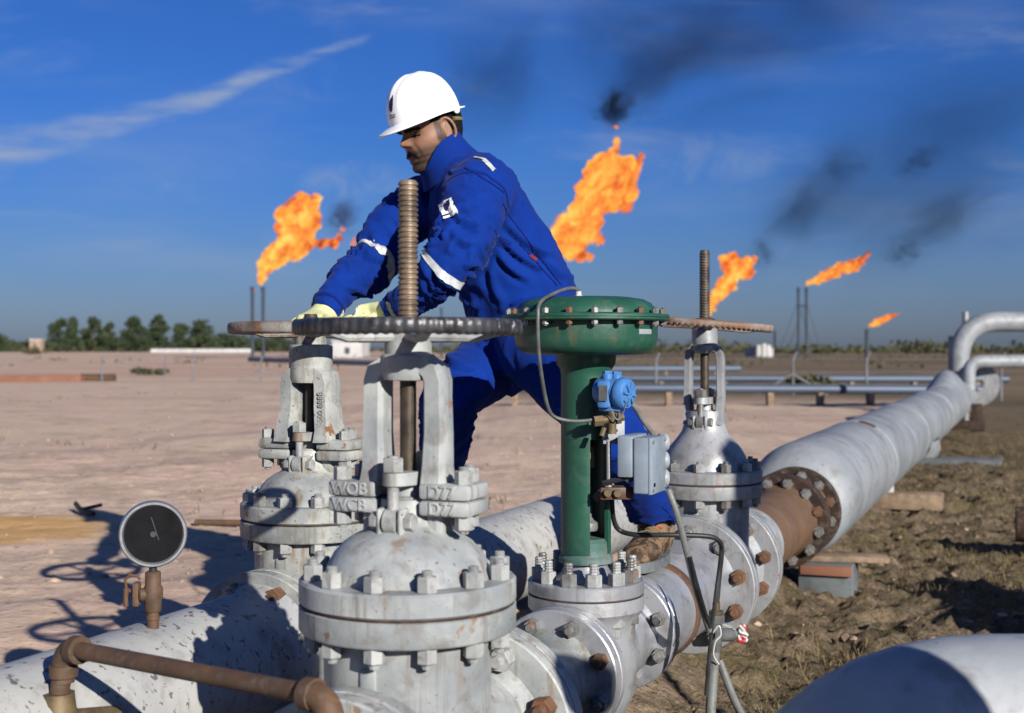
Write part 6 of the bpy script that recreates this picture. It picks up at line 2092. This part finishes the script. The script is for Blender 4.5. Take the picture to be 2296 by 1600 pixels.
# ---------------------------------------------------------------- boots
def boot(ank, heading, ground, name="boot"):
    h = Vector((math.cos(heading), math.sin(heading), 0)); l = Vector((-h.y, h.x, 0)); z0 = ground
    m = MB()
    def rg(f, w, zc, rh): return [Vector((ank.x, ank.y, 0)) + h * f + l * w * math.cos(a) + Vector((0, 0, zc + rh * math.sin(a))) for a in [2 * PI * i / 20 for i in range(20)]]
    m.loft([rg(-0.085, 0.015, z0 + 0.045, 0.02), rg(-0.075, 0.034, z0 + 0.055, 0.04), rg(-0.03, 0.040, z0 + 0.06, 0.05), rg(0.04, 0.042, z0 + 0.058, 0.046), rg(0.10, 0.048, z0 + 0.046, 0.034), rg(0.15, 0.047, z0 + 0.042, 0.029), rg(0.185, 0.034, z0 + 0.038, 0.022), rg(0.20, 0.012, z0 + 0.034, 0.012)])
    m.tube([Vector((ank.x, ank.y, z0 + 0.06)) - h * 0.02, Vector((ank.x, ank.y, z0 + 0.13)) - h * 0.01, Vector((ank.x, ank.y, z0 + 0.19))], [0.052, 0.050, 0.052], 18)
    me = remeshed(m.mesh("tmp", None), 0.005, 3); smooth_all(me); me.materials.clear()
    b = put(name, me, MT['boot'], person)
    m = MB()
    out = []
    for k in range(40):
        a = 2 * PI * k / 40; f = math.cos(a); s_ = math.sin(a)
        ff = 0.06 + 0.148 * f; w = 0.050 * (1 - 0.25 * max(0, -f)) * math.copysign(abs(s_) ** 0.75, s_)
        out.append(Vector((ank.x, ank.y, 0)) + h * ff + l * w)
    for i, zz in enumerate((0.0, 0.004, 0.022, 0.026)):
        pass
    m.loft([[p + Vector((0, 0, z0 + zz)) for p in out] for zz in (0.0, 0.010, 0.026)]); m.build("sole", MT['sole'], b)
    for k in range(4):
        p = Vector((ank.x, ank.y, z0 + 0.095 - 0.006 * k)) + h * (0.035 + 0.018 * k)
        m = MB(); m.tube([p - l * 0.03, p + Vector((0, 0, 0.010)), p + l * 0.03], 0.0028, 6); m.build("lace", MT['redtape' if k == 0 else 'strap'], b)
    return b


boot(Vector((0.385, 3.46, 0)), R(248), ZB + 0.128)
boot(Vector((-0.225, 3.88, 0)), R(215), ZA + 0.148)
# ------------------------------------------------------------------ flames and smoke
def mat_flame(name, hot=0.0):
    m, g = new_mat(name)
    tc = g.n('ShaderNodeTexCoord').outputs['Object']
    tc = g.mapping(g.mapping(tc, rot=(0, R(50), 0)), sc=(0.42, 1.0, 1.0))
    n1 = g.noise(tc, 0.72, 3, 0.5, 0.9)
    n2 = g.noise(tc, 2.0, 3, 0.5, 0.5)
    f = g.math('ADD', g.math('MULTIPLY', n1, 0.75), g.math('MULTIPLY', n2, 0.25))
    core = g.n('ShaderNodeAttribute', attribute_name="core").outputs['Fac']
    f = g.math('ADD', f, g.math('MULTIPLY_ADD', core, 0.16, -0.185 + hot))
    f = g.math('ADD', f, g.math('MULTIPLY', g.n('ShaderNodeAttribute', attribute_name="lvl").outputs['Fac'], 0.13))
    c = g.ramp(f, [(0.27, (0.22, 0.03, 0.012)), (0.37, (0.75, 0.13, 0.030)), (0.46, (1.0, 0.27, 0.055)), (0.56, (1.0, 0.42, 0.06)), (0.68, (1.0, 0.68, 0.15))])
    em = g.n('ShaderNodeEmission', i_Color=c, i_Strength=FLAME)
    tr = g.n('ShaderNodeBsdfTransparent')
    n3 = g.noise(tc, 1.2, 4, 0.6, 0.9)
    thin = g.n('ShaderNodeAttribute', attribute_name="thin").outputs['Fac']
    lvl = g.n('ShaderNodeAttribute', attribute_name="lvl").outputs['Fac']
    al = g.step(g.math('ADD', n3, g.math('MULTIPLY_ADD', thin, -0.48, g.math('MULTIPLY_ADD', lvl, 0.14, 0.10))), 0.34, 0.66)
    al = g.math('MULTIPLY', al, g.math('MULTIPLY_ADD', lvl, 0.55, 0.30), clamp=True)
    mx = g.n('ShaderNodeMixShader', i_0=al)
    g.t.links.new(tr.outputs[0], mx.inputs[1]); g.t.links.new(em.outputs[0], mx.inputs[2])
    o = g.n('ShaderNodeOutputMaterial'); g.t.links.new(mx.outputs[0], o.inputs[0])
    return m


FLAME = 0.72
MT['flame'] = mat_flame('flare flame')


def ico(c, r, sub=2):
    bm = bmesh.new(); bmesh.ops.create_icosphere(bm, subdivisions=sub, radius=1.0)
    vs = [Vector(c) + Vector((v.co.x * r[0], v.co.y * r[1], v.co.z * r[2])) for v in bm.verts]; bm.verts.index_update()
    fs = [[v.index for v in f.verts] for f in bm.faces]; bm.free()
    return vs, fs


def flame(label, d, puffs, seed, rough=0.30, tips=()):
    """puffs: photo positions and radii (u, v, r); each becomes a cluster of tongues"""
    random.seed(seed)
    base = P(puffs[0][0], puffs[0][1], d)
    m = MB()
    allp = []
    for (u, v, r) in puffs:
        c = P(u, v, d) - base; rr = 0.86 * r / F * d
        vs, fs = ico(c + Vector((0, random.uniform(-.3, .3) * rr, 0)), (rr * 0.78, rr * 0.78, rr * 0.78)); m.add(vs, fs)
        for _ in range(7):
            dv = Vector((random.gauss(0, 1), random.gauss(0, 1), random.gauss(0, 1))).normalized()
            r2 = rr * random.uniform(0.25, 0.50)
            vs, fs = ico(c + dv * rr * random.uniform(0.55, 0.88), (r2, r2, r2)); m.add(vs, fs)
        allp.append((c, rr))
    size = max((p - allp[0][0]).length for p, _ in allp) + allp[-1][1]
    me = remeshed(m.mesh("tmp", None), max(0.04, size / 190), 7)
    co, no = get_co(me), get_no(me)
    mr = np.mean([r for _, r in allp])
    s = 1.0 / mr
    wd_ = np.array((allp[-1][0] - allp[0][0]).normalized())
    if len(allp) > 15: wd_ = np.array([0.64, 0.0, 0.77])
    cw = co - np.outer(co @ wd_, wd_) * 0.58
    wp = np.stack([pnoise(co * s * 0.8 + 11 + seed), pnoise(co * s * 0.8 + 37 + seed), pnoise(co * s * 0.8 + 71 + seed)], 1)
    q = cw * s * 1.35 + wp * 0.8 + seed
    k = fbm(q, 5, 0.58)
    rdg = 1 - 2 * np.abs(pnoise(q * 1.7 + 4))
    co2 = co + no * ((k * 0.75 + rdg * 0.22) * mr * rough * 2.0)[:, None] + wp * mr * 0.22
    # stretch wisps along the wind
    set_co(me, co2)
    no2 = get_no(me)
    D = np.stack([np.linalg.norm(co2 - np.array(c), axis=1) / r for c, r in allp], 1)
    near = np.argmin(D, 1); dist = D.min(1)
    f = np.linspace(0, 1, len(allp)); lr = np.array([r for _, r in allp])[near]
    thin = sstep(dist, 0.85, 1.35) * 0.6 + sstep(f[near], 0.72, 1.0) * 0.45
    fl_ = np.array([p.vertices[:] for p in me.polygons if len(p.vertices) == 4])
    VV, FF, CC, TT, LL = [], [], [], [], []
    for k, (fr, lv) in enumerate(((-0.06, 0.0), (0.10, 0.3), (0.26, 0.65), (0.42, 1.0))):
        VV.append(co2 - no2 * (fr * lr)[:, None]); FF.append(fl_ + k * len(co2))
        CC.append(1 - f[near]); TT.append(thin * (1 - 0.5 * lv)); LL.append(np.full(len(co2), lv))
    me2 = bpy.data.meshes.new("flame"); me2.from_pydata(np.concatenate(VV).tolist(), [], np.concatenate(FF).tolist()); me2.update()
    for nm, arr in (("core", CC), ("thin", TT), ("lvl", LL)):
        at = me2.attributes.new(nm, 'FLOAT', 'POINT'); at.data.foreach_set('value', np.concatenate(arr).astype(np.float32))
    bpy.data.meshes.remove(me); me = me2
    smooth_all(me); me.name = "flame"; me.materials.clear()
    o = put("flame", me, MT['flame'], None, loc=base)
    tag(o, label, "flame", "gas flares burning on the horizon")
    return o


flame("billowing yellow orange flame with a curled tip above the twin stack", 130,
      [(584, 634, 7), (588, 622, 12), (597, 604, 20), (606, 584, 28), (626, 566, 30), (650, 556, 32), (640, 520, 22), (655, 500, 36), (668, 472, 44), (690, 468, 34), (700, 490, 26), (672, 520, 30), (690, 548, 24), (722, 546, 14), (745, 545, 12), (762, 534, 10), (770, 516, 8), (790, 545, 7), (795, 535, 5)], 3)
flame("tallest flame, a broad orange column climbing behind the worker's back", 120,
      [(1206, 590, 14), (1222, 566, 26), (1244, 545, 34), (1270, 540, 40), (1262, 512, 34), (1292, 500, 42), (1320, 520, 34), (1318, 470, 44), (1335, 440, 48), (1352, 410, 50), (1376, 425, 46), (1384, 390, 44), (1362, 372, 34), (1400, 455, 26), (1412, 410, 26), (1420, 380, 18), (1432, 366, 15), (1438, 352, 11), (1380, 336, 12), (1384, 322, 9), (1382, 286, 6), (1345, 540, 16), (1300, 565, 26)], 9)
flame("leaning orange flame beside the far valve's threaded stem", 150,
      [(1591, 704, 6), (1594, 690, 11), (1602, 672, 17), (1616, 652, 20), (1634, 636, 22), (1648, 610, 26), (1640, 592, 24), (1664, 596, 24), (1676, 612, 18), (1684, 590, 13), (1692, 580, 7)], 14)
flame("long low orange flame streaming right above the twin guyed stack", 165,
      [(1811, 638, 5), (1817, 634, 7), (1824, 631, 9), (1834, 627, 11), (1846, 621, 13), (1857, 616, 14), (1867, 611, 14), (1878, 607, 15), (1890, 603, 16), (1902, 600, 16), (1914, 596, 15), (1923, 592, 12), (1931, 587, 11), (1938, 580, 9), (1944, 572, 7), (1949, 564, 5)], 21, 0.26)
flame("smallest orange flame on the single short stack", 150,
      [(1951, 731, 4), (1956, 729, 6), (1962, 725, 9), (1970, 721, 10), (1978, 718, 10), (1986, 715, 9), (1994, 712, 8), (2002, 709, 6), (2009, 707, 4), (2015, 703, 3)], 27, 0.26)
flame("tiny pilot flame at the top of the twin stack's left pipe", 130, [(567, 654, 2.5), (569, 650, 3.5), (572, 652, 3)], 31, 0.2)


def mat_smoke(name, dens, scale, lo=0.42, hi=0.75, col=(0.030, 0.032, 0.05)):
    m, g = new_mat(name)
    tc = g.n('ShaderNodeTexCoord')
    gen = tc.outputs['Generated']
    inf = g.n('ShaderNodeObjectInfo').outputs['Random']
    r = g.vmath('SUBTRACT', gen, (0.5, 0.5, 0.5))
    ln = g.n('ShaderNodeVectorMath', operation='LENGTH', i_0=r).outputs['Value']
    fall = g.math('SUBTRACT', 1.0, g.step(ln, 0.05, 0.5))
    off = g.n('ShaderNodeCombineXYZ', i_0=g.math('MULTIPLY', inf, 9.0), i_1=g.math('MULTIPLY', inf, 5.0), i_2=0.0).outputs[0]
    n1 = g.noise(g.vmath('ADD', gen, off), scale, 7, 0.64, 1.5)
    k = g.math('MULTIPLY', g.step(g.math('MULTIPLY_ADD', fall, 0.16, n1), lo, hi), g.math('MULTIPLY', fall, dens))
    v = g.n('ShaderNodeVolumePrincipled', i_Color=(*col, 1), i_Density=k, i_Anisotropy=0.2)
    o = g.n('ShaderNodeOutputMaterial'); g.t.links.new(v.outputs[0], o.inputs['Volume'])
    return m


MT['smoke_thick'] = mat_smoke('thick smoke', 2.2, 3.6, 0.54, 0.74)
MT['smoke_mid'] = mat_smoke('drifting smoke', 0.26, 2.4, 0.50, 0.86)
MT['smoke_thin'] = mat_smoke('thin smoke', 0.17, 2.0, 0.40, 0.92)
MT['smoke_left'] = mat_smoke('reddish smoke', 1.5, 3.2, 0.52, 0.76, (0.10, 0.045, 0.035))
MT['smoke_wisp'] = mat_smoke('soft smoke trail', 0.20, 2.0, 0.42, 0.86)
MT['smoke_small'] = mat_smoke('small smoke', 0.85, 3.4, 0.53, 0.80)


def smoke(u, v, ru, rv, d, mat, rot, label, ry=None):
    c = P(u, v, d)
    k = d / F
    bm = bmesh.new(); bmesh.ops.create_icosphere(bm, subdivisions=3, radius=1.0)
    bmesh.ops.transform(bm, matrix=Matrix.Diagonal((ru * k, (ry or min(ru, rv)) * k, rv * k, 1)), verts=bm.verts)
    me = bpy.data.meshes.new("smoke"); bm.to_mesh(me); bm.free()
    o = put("smoke", me, MT[mat], None)
    o.matrix_world = T(*c) @ RY(rot)
    tag(o, label, "smoke", kind="stuff")


smoke(1378, 246, 82, 66, 122, 'smoke_thick', R(-50), "dense black puff of smoke just above the tallest flame", 40)
smoke(1430, 190, 190, 120, 126, 'smoke_mid', R(-40), "grey smoke leaving the dense puff", 70)
smoke(1640, 60, 620, 330, 135, 'smoke_thin', R(-12), "wide veil of thin dark smoke high in the sky", 170)
smoke(1100, 170, 250, 200, 135, 'smoke_thin', R(-55), "thin veil of smoke behind the hard hat", 120)
smoke(2080, 380, 640, 330, 150, 'smoke_thin', R(-20), "thin smoke band drifting to the edge of the sky", 130)
smoke(1712, 566, 50, 60, 152, 'smoke_small', R(-10), "small dark smoke wisp right of the leaning flame", 30)
smoke(1802, 478, 110, 90, 156, 'smoke_mid', R(-40), "grey smoke puff above the far valve's flame", 60)
smoke(1885, 375, 150, 100, 160, 'smoke_mid', R(-25), "drifting smoke patch in the middle of the right sky", 60)
smoke(2060, 362, 100, 55, 170, 'smoke_small', R(-20), "dark smoke smudge high at the right of the sky", 30)
smoke(2120, 500, 130, 80, 170, 'smoke_mid', R(-25), "smoke patch above the pipe bends", 55)
smoke(2030, 566, 85, 55, 168, 'smoke_small', R(-15), "low smoke trail right of the streaming flame", 30)
smoke(1800, 470, 250, 90, 158, 'smoke_wisp', R(-46), "long soft smoke trail climbing from the leaning flame", 60)
smoke(2090, 490, 260, 80, 172, 'smoke_wisp', R(-27), "long soft smoke trail drifting from the streaming flame", 60)
smoke(1500, 120, 330, 120, 128, 'smoke_wisp', R(-38), "broad soft smoke trail climbing from the tallest flame", 90)
smoke(768, 486, 62, 66, 131, 'smoke_left', R(10), "reddish brown smoke curl beside the left flame", 26)
